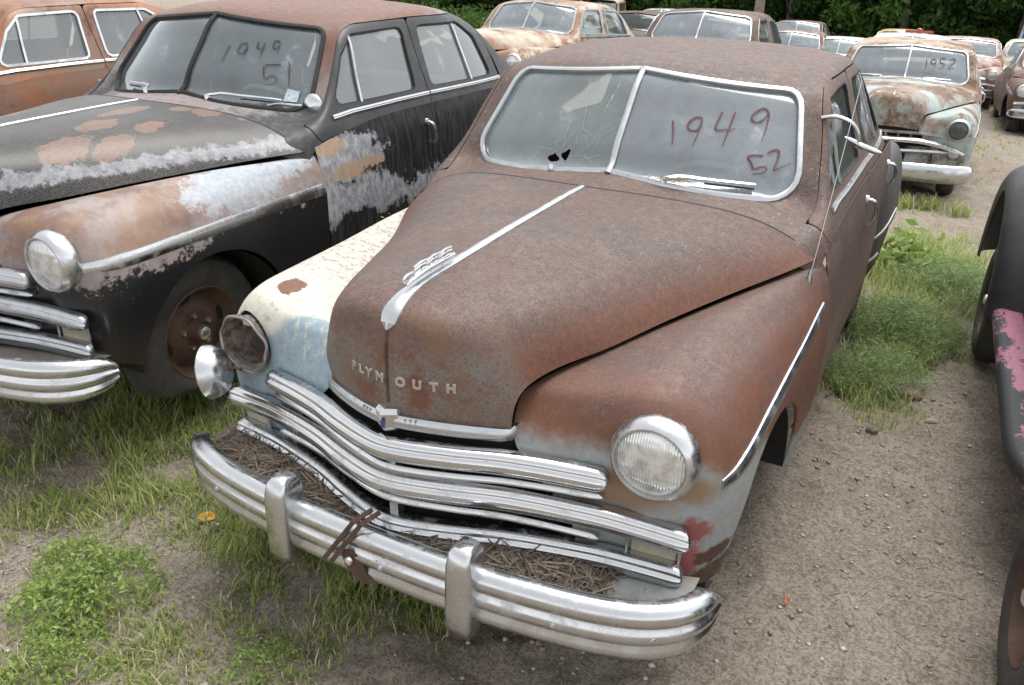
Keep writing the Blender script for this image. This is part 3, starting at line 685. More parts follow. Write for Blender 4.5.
                p = s.sideS.side(2.5, .985, 1)*np.array([sg, 1, 1])
                s.mk('door_handle', box(p+np.array([.02*sg, 0, -.03]), (.03, .03, .12)), CHROME_D, d)
            # rear fender
            RG = rear_fender(); V, F = gmesh(RG)
            a = np.where(V[:, 0] > .8, np.sqrt(((V[:, 1]-3.83)/.37)**2+((V[:, 2]-.30)/.28)**2)-1, 1)
            rf = s.mk('rear_fender', M_(clip(V, F, a)), c['rearf'] or c['body'], solid=TH, sharp=50)
            if hi:
                rs = Surf(V, F)
                for zz, y0, y1 in ((.60, 3.08, 3.9), (.47, 3.10, 3.38)):
                    bp = np.array([rs.side(q, zz, 1, .003) for q in np.linspace(y0, y1, 20)])*np.array([sg, 1, 1])
                    s.mk('fender_moulding', sweep(bp, [(-.008, -.002), (-.006, .005), (.006, .005), (.008, -.002)], up=(sg, 0, .1)), CHROME_D, rf)
            # fender spear
            if c['grille'] != 'mouth' or hi:
                q = np.linspace(0, 1, 28 if hi else 10); sp_ = c.get('spearp', (.355, .742, 1.455, .840))
                bp = np.array([s.fendS.side(sp_[0]+(sp_[2]-sp_[0])*t, sp_[1]+(sp_[3]-sp_[1])*t, 1, .002) for t in q])*np.array([sg, 1, 1])
                sc = [(min(1, .55+4*t), min(1, .6+3*t)*(1-.35*t)) for t in q]
                s.mk('fender_spear', sweep(bp, [(-.028, -.004), (-.026, .004), (-.012, .010), (.012, .010), (.026, .004), (.028, -.004)], up=(sg, 0, .12), scale=sc), c.get('spear') or CHROME, s.fl if sg > 0 else s.fr, sharp=35)
            # wheels
            wz = c['wheelz']
            wheel(s.root, (c.get('trackf', .70)*sg, .83, .34+wz[0]), hi, sg, c['wflat'])
            wheel(s.root, (.74*sg, 3.83, .34+wz[1]), False, sg, 0)
        # ---- floor pan closes the body from below
        s.mk('floor_pan', box((0, 2.35, .30), (1.60, 2.1, .05)), DARK); s.mk('rear_floor', box((0, 4.0, .34), (1.1, 1.2, .05)), DARK)
        s.mk('firewall', box((0, 1.40, .66), (1.3, .03, .70)), DARK)
        if c['interior']:
            dsh = [( -.66, 1.72, 1.06), (.66, 1.72, 1.06)]
            s.mk('dashboard', sweep([(-.68, 1.70, 1.02), (0, 1.62, 1.04), (.68, 1.70, 1.02)], [(-.05, .07), (.10, .06), (.16, .01), (.15, -.12), (-.05, -.14)], up=(0, 0, 1)), DASH)
            for yb, zt in ((2.52, 1.09), (3.42, 1.08)):
                s.mk('seat', sweep([(-.62, yb, .55), (.62, yb, .55)], [(.42, -.12), (.42, .0), (.38, .06), (.06, .05), (.0, .12), (-.06, zt-.58), (-.11, zt-.55), (-.14, zt-.62), (-.12, -.12)], up=(0, 0, 1)), SEAT)
            # steering wheel on the car's left
            cs = np.array([.36, 1.93, 1.10]); ax = Vector((0, .62, .78)).normalized(); uu = Vector((1, 0, 0)); vv = ax.cross(uu)
            ring = [cs+.205*(math.cos(t)*np.array(uu)+math.sin(t)*np.array(vv)) for t in np.linspace(0, 2*math.pi, 37)[:-1]]
            st = empty('steering_wheel'); st.parent = s.root
            s.mk('wheel_rim', tube(ring, .013, 6, tuple(ax), True), CREAMP, st)
            s.mk('column', join(tube([cs, cs-np.array(ax)*.5], .018, 6), tube([ring[0], cs, ring[18]], .008, 5), lathe([(0, .03), (.02, .02), (.02, 0)], 10, 'z', cs)), DASH, st)
        # ---- nose
        s.front()
    def light(s, sg, mode):
        hi = s.hi; n = 32 if hi else 14; c = HL*np.array([sg, 1, 1])
        L = empty('headlight'); L.parent = s.root
        tilt = 0
        if mode == 1:
            s.mk('bezel', lathe([(.06, .104), (.045, .118), (.022, .121), (.002, .118), (-.012, .111), (-.020, .102), (-.020, .097), (-.012, .094), (.01, .093)], n, 'y', c), s.c.get('bezel') or CHROME, L)
            s.mk('lens', lathe([(-.008, .0955), (-.014, .090), (-.024, .068), (-.030, .036), (-.032, .0001)], n, 'y', c), s.c.get('lensm') or LENS, L)
        else:
            # empty bucket: rusty bowl, torn rim, and the loose chrome shell hanging outside
            s.mk('bucket', lathe([(-.004, .103), (-.010, .097), (.0, .090), (.05, .085), (.10, .06), (.12, .03), (.122, .0001)], n, 'y', c), m_paint('stained_headlight_bucket', (.22, .215, .20), .42, (.12, .06, .035), .5, (.10, .09, .08), 14), L)
            rr = [(c[0]+(.098+.004*math.sin(7*t))*math.cos(t), c[1]-.012+.004*math.sin(5*t), c[2]+(.098+.004*math.cos(6*t))*math.sin(t)) for t in np.linspace(0, 2*math.pi, 41)[:-1]]
            s.mk('bucket_rim', tube(rr, .005, 6, (0, 1, 0), True), m_chrome('dark_grey_rim', .4, .7, (.34, .33, .32)), L)
            r2 = [(c[0]+.078*math.cos(t)+.008, c[1]+.012+.012*math.cos(t), c[2]+.078*math.sin(t)-.006) for t in np.linspace(-2.6, 1.8, 26)]
            s.mk('retaining_ring', sweep(r2, [(.009, -.002), (.009, .002), (-.009, .002), (-.009, -.002)], up=(0, 1, 0)), m_chrome('stained_ring', .35, .7, (.5, .48, .46)), L)
            s.mk('adjuster_strap', sweep(cr([c+np.array([.03, .06, .06]), c+np.array([-.01, .02, .0]), c+np.array([.045, .015, -.05])], 6), [(.012, -.002), (.012, .002), (-.012, .002), (-.012, -.002)], up=(0, 1, .2)), IRON, L)
    def front(s):
        c, hi = s.c, s.hi
        for sg, m in ((1, c['lights'][0]), (-1, c['lights'][1])): s.light(sg, m)
        # grille backing (dark cavity behind the bars) with the body-colour catwalk above
        zs = np.array([.42, .50, .60, .70, .80, .84]); xs = np.linspace(-.58, .58, 41)
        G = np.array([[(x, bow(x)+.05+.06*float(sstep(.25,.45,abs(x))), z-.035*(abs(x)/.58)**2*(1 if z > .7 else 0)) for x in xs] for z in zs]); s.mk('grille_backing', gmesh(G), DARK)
        BP = BUMP_PROF if hi else BUMP_LO
        hp = resample(cr([(0, -.022), (.2, -.020), (.4, -.006), (.58, .018), (.70, .046), (.78, .080), (.842, .130), (.876, .195), (.884, .262)], 8), 34 if hi else 14)
        lp = hp[:(-3 if hi else -1)][:0:-1]*np.array([-.985, 1]); pl = np.concatenate([lp, hp])*np.array([c.get('bumpw', 1), 1]); bp = np.column_stack([pl, np.full(len(pl), .437)]); nn = len(bp)
        sl_ = np.concatenate([[0], np.cumsum(np.linalg.norm(np.diff(bp, axis=0), axis=1))]); ed = np.minimum(sl_, sl_[-1]-sl_)
        sc = [(1, float(np.interp(e, [0, .012, .03, .06, .12, .2], [.42, .58, .70, .80, .93, 1]))) for e in ed]
        B = empty('front_bumper'); B.parent = s.root
        if c['grille'] == 'mouth':
            bp = bp+np.array([0, -.02, -.05]); BP = [(-.03, .085), (.0, .105), (.03, .095), (.05, .05), (.055, .0), (.045, -.05), (.02, -.095), (-.03, -.10)]
        s.mk('bumper_bar', sweep(bp, BP, up=(0, 0, 1), scale=sc), c['bump'], B, sharp=60)
        if c['grille'] == 'mouth': return s.front_mouth()
        # bars
        main = [(-.020, .038), (.000, .041), (.014, .037), (.021, .028), (.022, .021), (.018, .017), (.020, .011), (.029, .005), (.031, -.006), (.029, -.020), (.018, -.031), (-.020, -.035)]
        thin = [(-.02, .010), (.008, .014), (.016, .006), (.017, -.003), (.010, -.012), (-.02, -.010)]
        gm = c.get('grillem') or CHROME; gm2 = c.get('grillem2') or CHROME_R
        for half, zc, ze, pf, d, nm, mt in ((.588, .757, .728, main, .016, 'grille_bar', gm2), (.575, .692, .672, thin, .004, 'thin_grille_bar', gm2), (.815, .650, .590, main, .022, 'grille_bar', gm2), (.572, .588, .536, thin, .004, 'thin_grille_bar', gm), (.805, .500, .468, main, .016, 'grille_bar', gm)):
            P = bar_path(half, zc, ze, d, 55 if hi else 19, 1.5); m = len(P)
            s.mk(nm, sweep(P, pf, up=(0, 0, 1), scale=endround(P, half)), mt, sharp=45)
        for x in (0.0, ) : s.mk('grille_support', box((.012, bow(0)+.018, .60), (.028, .03, .26)), CHROME_D)
        # hood lip moulding with centre ornament
        xs = np.linspace(-.335, .335, 41); hc = [s.hoodS.front(x, .835-.030*(abs(x)/.335)**1.5, .004) for x in xs]
        lp = np.array([(x, h[1]-.006, .832-.034*(abs(x)/.335)**1.5) for x, h in zip(xs, hc)])
        s.mk('lip_moulding', sweep(lp, [(-.010, .018), (.008, .019), (.017, .010), (.019, -.004), (.013, -.017), (-.010, -.018)], up=(0, 0, 1), scale=taper(41, 3, .5)), CHROME_D, s.hood, sharp=45)
        if hi:
            o = []
            for zz, w, d0 in ((.802, .030, .020), (.815, .038, .028), (.856, .040, .030), (.868, .033, .014)):
                o.append([(-w, .115, zz), (-w*.9, .088-d0*.5, zz), (0, .080-d0, zz), (w*.9, .088-d0*.5, zz), (w, .115, zz)])
            V, F = gmesh(np.array(o)); k = len(V); F += [(15, 16, 17, 18, 19), (4, 3, 2, 1, 0)]
            s.mk('lip_ornament', (V, F), CHROME, s.hood, sharp=20)
            s.mk('badge_chip', box((0.006, .046, .832), (.012, .003, .022)), simple('purple_enamel', (.06, .06, .16), .4), s.hood)
            for k in (-1, 1):
                for j in range(3):
                    x = k*(.058+.014*j); p = s.hoodS.front(x, .83, 0); s.mk('lip_rib', box((x, p[1]-.024, .832), (.005, .008, .026)), CHROME_D, s.hood)
        # parking lights
        for sg in (1, -1):
            L = empty('parking_light'); L.parent = s.root
            G = np.array([[(x*sg, bow(x)+.006+k_, z) for x in np.linspace(.655, .775, 7)] for z, k_ in ((.500, .01), (.503, .0), (.562, .0), (.566, .01))]); s.mk('lens', gmesh(G), AMBER, L)
            fr = [(x*sg, bow(x)+.002, z) for x, z in ((.645, .495), (.71, .495), (.785, .495), (.785, .53), (.785, .57), (.71, .572), (.645, .572), (.645, .53))]
            s.mk('bezel', tube(fr, .006, 6, (0, 1, 0), True), CHROME_D, L)
        # gravel pan
        xs = np.linspace(-.84, .84, 57); rows = []
        for t in np.linspace(0, 1, 7): rows.append([(x, (bow(x)+.02)*(1-t)+(bump_y(x)+.032)*t, .448+.010*math.sin(t*math.pi)-.028*t-.03*t**4) for x in xs])
        s.mk('gravel_pan', gmesh(np.array(rows)), c.get('pan') or PAN, solid=.003)
        # skirt below the bar joins the fenders under the grille
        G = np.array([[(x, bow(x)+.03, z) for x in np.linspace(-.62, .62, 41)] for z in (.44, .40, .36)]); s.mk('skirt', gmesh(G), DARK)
    def front_mouth(s):
        c = s.c
        # wide oval mouth: outer bar, lower bar, vertical ribs and centre guard
        O = [(x, bow(x)-.02-.02*(1-abs(x)/.8), .70-.13*(abs(x)/.80)**2.6) for x in np.linspace(-.80, .80, 31)]
        s.mk('grille_bar', sweep(O, [(-.02, .03), (.015, .032), (.04, .01), (.035, -.02), (-.02, -.03)], up=(0, 0, 1), scale=taper(31, 3, .4)), c['bump'], sharp=45)
        O = [(x, bow(x)-.0, .575) for x in np.linspace(-.70, .70, 25)]
        s.mk('grille_bar', sweep(O, [(-.02, .02), (.02, .022), (.03, 0), (.02, -.02), (-.02, -.02)], up=(0, 0, 1), scale=taper(25, 3, .4)), c['bump'], sharp=45)
        lip = [(x, bow(x)+.005, .775-.03*(abs(x)/.56)**2) for x in np.linspace(-.56, .56, 21)]
        s.mk('grille_surround', sweep(lip, [(-.02, .012), (.014, .012), (.014, -.012), (-.02, -.012)], up=(0, 0, 1)), c['fl'], sharp=45)
        for x in np.linspace(-.50, .50, 9): s.mk('grille_rib', box((x, bow(x)+.028, .742-.03*(abs(x)/.56)**2), (.025, .03, .06)), c['fl'])
        for sg in (1, -1): s.mk('parking_light', lathe([(.02, .056), (-.03, .054), (-.036, .045), (-.03, .04), (-.035, 0)], 14, 'y', (.70*sg, bow(.70)-.01, .575)), CHROME_D)
        V, F = sweep([(0, -.02, .36), (0, -.055, .44), (0, -.06, .54), (0, -.03, .62), (0, .01, .65)], [(-.035, -.02), (-.035, .02), (-.015, .035), (.015, .035), (.035, .02), (.035, -.02)], up=(0, -1, .2), scale=[.8, 1, 1, .9, .5]); s.mk('bumper_guard', (V, F), c['bump'])
        G = np.array([[(x, bow(x)+.05, z) for x in np.linspace(-.8, .8, 31)] for z in (.36, .5, .62)]); s.mk('skirt', gmesh(G), c['fl'])
# ---------------------------------------------------------------- terrain
def sp(t, w=.8): return w*np.logaddexp(0, np.asarray(t, float)/w)
def gz(x, y):
    y = np.asarray(y, float); x = np.asarray(x, float)
    return -.064*(sp(y-.9)-sp(y-60))+.045*np.minimum(sp(-x-.9, .5), 8)
def hum(x, y):
    """small humps and ruts of the dirt"""
    x = np.asarray(x, float); y = np.asarray(y, float)
    h = .012*np.sin(1.9*x+.7*np.sin(1.3*y))*np.sin(1.4*y+.5)+.008*np.sin(4.3*x+1.1*y+1)*np.sin(3.7*y-1.6*x)+.005*np.sin(9.1*x+2.3*y)*np.sin(8.3*y-3*x+2)
    h = h+.05*np.exp(-((y-3.05)/.16)**2-((x-1.28)/.30)**2)+.012*np.exp(-((y-2.6)/.1)**2-((x-1.15)/.1)**2)
    return h
def ground_z(x, y): return gz(x, y)+hum(x, y)-.01

def digits(car, strokes, mat, pane, w=.0033):
    """wax-pencil strokes written on the outside of the glass"""
    for st in strokes:
        P = resample(cr(np.array(st), 5) if len(st) > 2 else np.array(st), max(6, 5*len(st)))
        Q = np.array([car.shell0.front(x, z, .0005) for x, z in P])
        sc = [(.7+.5*math.sin(1.3+2.6*i/len(Q)), 1) for i in range(len(Q))]
        car.mk('pencil_stroke', sweep(Q, [(-w, 0), (-w*.6, .0012), (w*.6, .0012), (w, 0)], up=np.array([[0, -.78, .62]]*len(Q)), scale=sc), mat, pane)
def letter(ch, size, ext, mat, parent, M_):
    cu = bpy.data.curves.new('t', 'FONT'); cu.body = ch; cu.size = size; cu.extrude = ext; cu.bevel_depth = .0012; cu.align_x = 'CENTER'; cu.offset = .0012
    t = bpy.data.objects.new('t', cu); COL.objects.link(t); dg = bpy.context.evaluated_depsgraph_get()
    me = bpy.data.meshes.new_from_object(t.evaluated_get(dg)); bpy.data.objects.remove(t); me.materials.clear(); me.materials.append(mat); me.name = 'letter'
    me.transform(M_); o = link('letter', me, parent); return o

def wiper(car, x0, y0, x1, blade=True, nm='wiper'):
    p0 = car.shell0.top(x0, y0, .01); W = empty(nm); W.parent = car.root
    car.mk('pivot', lathe([(-.012, .014), (.010, .013), (.018, .009), (.02, 0)], 12, 'z', p0), CHROME, W)
    if blade:
        xs = np.linspace(x0, x1, 8); P = [car.shell0.front(x, 1.195-.045*(abs(x)/.7)**2+.012*(abs(x-x0)/abs(x1-x0)), .016) for x in xs]; P[0] = p0+np.array([0, 0, .012])
        car.mk('arm', sweep(P, [(-.006, -.002), (-.006, .003), (.006, .003), (.006, -.002)], up=(0, -.6, .8), scale=np.linspace(1.2, .6, 8)), CHROME_D, W)
        P2 = [car.shell0.front(x, 1.188-.045*(abs(x)/.7)**2+.008*(abs(x-x0)/abs(x1-x0)), .007) for x in np.linspace(x0+(x1-x0)*.45, x1, 6)]
        car.mk('blade', tube(P2, .004, 5), BLACK, W)

def guard(car, x, B):
    G = []
    for z, w, y0, y1 in ((.312, .026, -.070, -.035), (.325, .037, -.095, -.03), (.36, .042, -.108, -.02), (.42, .042, -.108, -.0), (.50, .041, -.106, -.0), (.555, .039, -.103, .0), (.590, .034, -.092, -.01), (.603, .024, -.075, -.02)):
        row = []
        for k in range(20):
            a = 2*math.pi*k/20; ca, sa = math.cos(a), math.sin(a); e = .45
            row.append((x+w*math.copysign(abs(ca)**e, ca), (y0+y1)/2+(y1-y0)/2*math.copysign(abs(sa)**e, sa)+.020, z))
        G.append(row)
    V, F = gmesh(np.array(G), True); n = len(G); F += [tuple(range(19, -1, -1)), tuple((n-1)*20+k for k in range(20))]
    car.mk('bumper_guard', (V, F), CHROME, B, sharp=50)

def hood_trim(car, ship, mat, y0=.10, y1=1.325, w=.021):
    q = np.concatenate([np.linspace(0, .1, 8), np.linspace(.14, 1, 26)]); zz = []
    P = []
    HC = [p for p in cr(hood_ctrl()[:, 0], 8)]; HC = np.array(HC); s_ = np.concatenate([[0], np.cumsum(np.linalg.norm(np.diff(HC, axis=0), axis=1))])
    sa, sb = np.interp(y0, HC[20:, 1], s_[20:]), np.interp(y1, HC[20:, 1], s_[20:])
    for t in q: P.append([np.interp(sa+(sb-sa)*t, s_, HC[:, k]) for k in range(3)])
    P = np.array([car.hoodS.near(p) for p in P]); P[:, 0] = 0
    ups = np.array([[0, -(P[min(i+1, len(P)-1)]-P[max(i-1, 0)])[2], (P[min(i+1, len(P)-1)]-P[max(i-1, 0)])[1]] for i in range(len(P))])
    P = P+ups/np.linalg.norm(ups, axis=1)[:, None]*.004
    sc = [(np.interp(t, [0, .015, .035, .12, .3, 1], [.25, 1.2, 1.45, .95, .8, .62]), 1) for t in q]
    tr = car.mk('hood_spear', sweep(P, [(-w, -.006), (-w*.9, .002), (-w*.15, .006), (w*.15, .006), (w*.9, .002), (w, -.006)], up=ups, scale=sc), mat, car.hood, sharp=20)
    if ship:
        i = 8; b = np.array([0, .30, np.interp(.30, P[:, 1], P[:, 2])])
        hull = sweep([b+np.array([0, y, z]) for y, z in ((-.11, .006), (-.06, .012), (.0, .016), (.08, .016), (.13, .02))], [(-.006, 0), (-.009, .012), (0, .016), (.009, .012), (.006, 0)], up=(0, 0, 1), scale=[.5, 1, 1, 1, .6])
        parts = [hull, tube(cr([b+np.array([0, -.10, .016]), b+np.array([0, -.122, .024]), b+np.array([0, -.105, .034]), b+np.array([0, -.07, .034])], 4), .004, 6)]
        for k in range(3):
            y = -.055+.06*k; parts.append(tube([b+np.array([0, y, .01]), b+np.array([0, y+.022, .046+.004*k])], .0028, 5))
            for zz in (.026, .038, .047): parts.append(tube(cr([b+np.array([0, y-.018, zz]), b+np.array([0, y+.02, zz+.006]), b+np.array([0, y+.05, zz+.004])], 3), .003, 5))
        car.mk('ship_ornament', join(*parts), CHROME, car.hood)

def mirror_arm(car):
    M = empty('door_mirror'); M.parent = car.root
    A = np.array([(.715, 1.95, 1.415), (.755, 1.948, 1.424), (.79, 1.945, 1.422), (.835, 1.945, 1.402), (.862, 1.95, 1.355), (.858, 1.955, 1.318)])
    car.mk('mirror_arm', tube(cr(A, 5), .0075, 8, (.2, 1, .1)), CHROME, M)
    e = np.array([.875, 1.955, 1.325])
    car.mk('mirror_head', sweep([e+np.array([-.065, 0, .026]), e+np.array([-.045, 0, .018]), e, e+np.array([.05, 0, -.014]), e+np.array([.075, 0, -.018])], circ(.016, 10, .012), up=(0, 0, 1), scale=[.35, .8, 1, .9, .35]), CHROME, M)
def antenna(car):
    A = empty('antenna'); A.parent = car.root
    p = car.fendS.top(.845, 1.40, 0); 
    car.mk('antenna_base', lathe([(-.01, .012), (.012, .010), (.03, .006), (.045, .003)], 10, 'z', p), CHROME_D, A)
    car.mk('antenna_rod', tube([p, p+np.array([.0, .22, .28]), p+np.array([.0, .46, .62])], .0019, 5), CHROME_D, A)
def plate_bracket(car, B):
    P = empty('plate_bracket'); P.parent = car.root
    y0 = bump_y(-.05)
    car.mk('strap', join(*[sweep([(-.02+o, y0+.02, .565), (-.045+o, y0-.035, .55), (-.075+o, y0-.055, .50), (-.13+o, y0-.075, .415)], [(-.007, -.002), (-.007, .002), (.007, .002), (.007, -.002)], up=(.3, -.9, .3)) for o in (0, .026)]), IRON, P)
    V, F = gmesh(np.array([[(-.085, y0-.052, .45), (-.05, y0-.048, .46), (-.015, y0-.046, .44)], [(-.07, y0-.056, .405), (-.035, y0-.052, .40), (-.0, y0-.048, .39)], [(-.04, y0-.05, .365), (-.01, y0-.05, .355), (.035, y0-.046, .372)]]))
    car.mk('plate', (V, F), IRON, P, solid=.003, sharp=20)
    car.mk('bolt', lathe([(.0, .014), (-.008, .012), (-.012, 0)], 12, 'y', (-.055, y0-.056, .425)), ALU, P)

# ---------------------------------------------------------------- the two near sedans
mh, mf, mc, mb, mr = m_rust_hood(), m_rust_fender(), m_cream_fender(), m_rust_body(), m_rust_roof()
dkf = m_paint('dark_primer_rear_fender', (.05, .052, .052), .3, (.10, .065, .05), .55)
main = Car('rusty_sedan', 'rusty brown four-door sedan with one cream fender and chrome grille, nearest the camera', 'car', (0, 0, 0), (0, 0, 0),
    dict(hood=mh, fl=mf, fr=mc, body=mb, roof=mr, rearf=dkf, framepaint=mb, lights=(1, 0), hole=True, glass_r=GLASS_B, frame=CHROME_D, wheelz=(-.01, -.17, 0, 0), wflat=.5, spear=CHROME_D), 'cars parked in rows on the dirt lot')
B = [o for o in main.root.children if o.name.startswith('front_bumper')][0]
guard(main, .31, B); guard(main, -.31, B)
for x in (-.62, .05, .56, .80):
    main.mk('bumper_bolt', lathe([(.004, .012), (-.006, .010), (-.010, 0)], 12, 'y', (x, bump_y(x)-.049, .437)), CHROME_D, B)
plate_bracket(main, B)
LM = m_chrome('dull_letter_metal', .3, .5, (.62, .60, .56))
for ch, x in zip('PLYMOUTH', (-.126, -.096, -.065, -.025, .040, .087, .132, .175)):
    p = main.hoodS.front(x, .938, .001); q = main.hoodS.front(x+.01, .938, .001); r = main.hoodS.front(x, .958, .001)
    ex = Vector(q-p).normalized(); ez = Vector(r-p).normalized(); en = ex.cross(ez).normalized(); ez = en.cross(ex)
    letter(ch, .036, .003, LM, main.hood, Matrix(((ex.x, ez.x, en.x, p[0]), (ex.y, ez.y, en.y, p[1]), (ex.z, ez.z, en.z, p[2]), (0, 0, 0, 1))))
hood_trim(main, True, CHROME_D)
# centre crease below the spear
hc = cr(hood_ctrl()[:, 0], 8)[6:30]; hc = np.array([main.hoodS.near(p) for p in hc]); hc[:, 0] = 0
main.mk('nose_crease', sweep(hc+np.array([0, -.001, .001]), [(-.006, -.004), (-.004, .003), (.004, .003), (.006, -.004)], up=(0, -1, .3)), IRON, main.hood)
T1 = [[(0.189, 1.382), (0.207, 1.336), (0.214, 1.304)], [(0.297, 1.397), (0.275, 1.4), (0.255, 1.387), (0.251, 1.369), (0.266, 1.355), (0.288, 1.356), (0.298, 1.374), (0.297, 1.397), (0.297, 1.352), (0.292, 1.308)], [(0.361, 1.42), (0.354, 1.378), (0.359, 1.362), (0.392, 1.363), (0.425, 1.368)], [(0.407, 1.422), (0.403, 1.363), (0.398, 1.31)], [(0.527, 1.421), (0.508, 1.437), (0.487, 1.432), (0.471, 1.414), (0.477, 1.396), (0.495, 1.39), (0.512, 1.4), (0.527, 1.421), (0.532, 1.369), (0.529, 1.328)], [(0.551, 1.283), (0.5, 1.281), (0.518, 1.257), (0.532, 1.238), (0.555, 1.247), (0.574, 1.243), (0.573, 1.231), (0.552, 1.223), (0.528, 1.22)], [(0.564, 1.293), (0.581, 1.302), (0.6, 1.297), (0.604, 1.27), (0.601, 1.237), (0.625, 1.249), (0.652, 1.261)]]
digits(main, T1, PENM, main.pane_l)
CRK = [[(-0.222, 1.505), (-0.205, 1.45), (-0.191, 1.414), (-0.174, 1.327)], [(-0.24, 1.34), (-0.233, 1.245)], [(-0.174, 1.327), (-0.183, 1.265), (-0.223, 1.233)], [(-0.174, 1.327), (-0.118, 1.299)], [(-0.244, 1.278), (-0.303, 1.25)], [(-0.287, 1.259), (-0.257, 1.236)], [(-0.344, 1.234), (-0.267, 1.227)], [(-0.344, 1.234), (-0.37, 1.186)], [(-0.203, 1.31), (-0.238, 1.245)], [(-0.16, 1.275), (-0.2, 1.243)], [(-0.104, 1.287), (-0.14, 1.25), (-0.165, 1.227)], [(-0.034, 1.341), (-0.085, 1.303), (-0.096, 1.248)], [(-0.058, 1.239), (-0.134, 1.217)], [(-.2, 1.22), (-.13, 1.225), (-.09, 1.21)], [(-.15, 1.30), (-.12, 1.26), (-.125, 1.22)]]
for st in CRK:
    P = resample(np.array(st), 9); P[1:-1] += rng.normal(0, .0022, P[1:-1].shape)
    main.mk('glass_crack', tube([main.shell0.front(x, z, .0003) for x, z in P], .0005, 4), CRACK, main.pane_r)
wiper(main, -.24, 1.56, -.5, False); wiper(main, .23, 1.575, .55, True)
mirror_arm(main); antenna(main)
# the loose chrome headlight shell dangling by its wires
sh = empty('loose_headlight_shell'); sh.parent = main.root; sh.location = (-.765, .175, .735); sh.rotation_euler = (math.radians(10), math.radians(6), math.radians(-62))
mk('shell', *lathe([(-.030, .0001), (-.026, .05), (-.016, .074), (-.028, .084), (-.022, .090), (.0, .086), (.028, .070), (.046, .040), (.052, .0001)], 32, 'y'), CHROME, sh)
mk('wire', *tube([(0, .05, 0), (.01, .075, .01), (.03, .10, .01)], .006, 6), IRON, sh)

sedan = Car('black_sedan', 'black four-door sedan with burnt rusty hood spots and roof, parked left of the rusty one', 'car', (-2.324, -.024, .107), (0, 0, math.radians(.67)),
    dict(hood=m_black_hood(), fl=m_black_fender(), fr=m_black_fender(), body=m_black_door(), roof=m_sedan_roof(), framepaint=simple('satin_black_window_frame', (.03, .03, .032), .45, var=.3), frame=BLACK, bumpw=1.05, spearp=(.27, .80, 1.548, .822), wheelz=(-.015, -.15, 0, 0), wflat=.6, grillem=CHROME_D, grillem2=CHROME_D, glass=GLASS_W, sglass=GLASS_S, pan=simple('dusty_grey_pan', (.14, .13, .12), .7, var=.3)), 'cars parked in rows on the dirt lot')
T2 = [[(0.181, 1.414), (0.177, 1.338)], [(0.276, 1.427), (0.248, 1.422), (0.237, 1.398), (0.253, 1.379), (0.276, 1.386), (0.282, 1.418), (0.285, 1.383), (0.284, 1.354)], [(0.331, 1.435), (0.336, 1.406), (0.374, 1.407)], [(0.362, 1.43), (0.369, 1.369)], [(0.435, 1.438), (0.413, 1.441), (0.41, 1.42), (0.423, 1.406), (0.438, 1.418), (0.436, 1.439), (0.441, 1.413), (0.447, 1.387)], [(0.487, 1.338), (0.413, 1.331), (0.44, 1.277), (0.467, 1.29), (0.497, 1.279), (0.496, 1.257), (0.456, 1.247)], [(0.521, 1.349), (0.567, 1.244)]]
digits(sedan, T2, PENB, sedan.pane_l, .0026)
stk = [sedan.shell0.front(x, z, .001) for x, z in ((0.565, 1.234), (0.626, 1.224), (0.626, 1.174), (0.561, 1.18))]
sedan.mk('sticker', (np.array(stk), [(0, 1, 2, 3)]), simple('pale_blue_sticker', (.42, .52, .58), .5, var=.4, sc=60), sedan.pane_l)
hood_trim(sedan, False, CHROME_D, .12, 1.32, .009)
wiper(sedan, -.22, 1.56, -.46, True); wiper(sedan, .20, 1.57, .56, True)
B2 = [o for o in sedan.root.children if o.name.startswith('front_bumper')][0]
for x in (.72, -.72, .1): sedan.mk('bumper_bolt', lathe([(.004, .013), (-.006, .011), (-.010, 0)], 12, 'y', (x, bump_y(x)-.049, .437)), CHROME_D, B2)
guard(sedan, -.31, B2); guard(sedan, .31, B2)
Mr = empty('door_mirror'); Mr.parent = sedan.root; pm = sedan.shell0.side(1.66, 1.16, 1, 0)
sedan.mk('mirror_arm', tube(cr([pm, pm+np.array([.05, .02, .01]), pm+np.array([.12, .05, .005]), pm+np.array([.17, .09, .0])], 4), .008, 8), CHROME, Mr)
V, F = lathe([(0, .0001), (0, .058), (-.006, .062), (-.016, .058), (-.03, .04), (-.038, 0)], 20, 'y'); sedan.mk('mirror_head', (V+pm+np.array([.20, .11, .0]), F), CHROME, Mr)
# ---------------------------------------------------------------- ground
_lat = rng.random((64, 64))
def vnoise(x, y, f, o=0.0):
    x = np.asarray(x, float)*f+o+500; y = np.asarray(y, float)*f+o*1.7+500
    xi, yi = np.floor(x).astype(int), np.floor(y).astype(int); u, v = x-xi, y-yi; u = u*u*(3-2*u); v = v*v*(3-2*v)
    L = lambda a, b: _lat[a % 64, b % 64]
    return (L(xi, yi)*(1-u)+L(xi+1, yi)*u)*(1-v)+(L(xi, yi+1)*(1-u)+L(xi+1, yi+1)*u)*v
def relief(x, y):
    r = np.asarray(hum(x, y))+.030*(vnoise(x, y, 2.6, 3)-.5)+.026*(vnoise(x, y, 6.5, 9)-.5)+.022*(vnoise(x, y, 13, 2)-.5)+.016*(vnoise(x, y, 26, 5)-.5)
    c = vnoise(x, y, 9, 21); r = r+.022*np.clip(c-.72, 0, 1)*3*vnoise(x, y, 1.3, 7)
    return r
def ground_z(x, y): return gz(x, y)+relief(x, y)-.02
def gpts(a, b, n): return np.linspace(a, b, n)
xs = np.concatenate([-np.geomspace(260, 9, 16), gpts(-8.5, -3, 40)[:-1], gpts(-3, 2.4, 270), gpts(2.5, 9, 40), np.geomspace(10, 260, 14)])
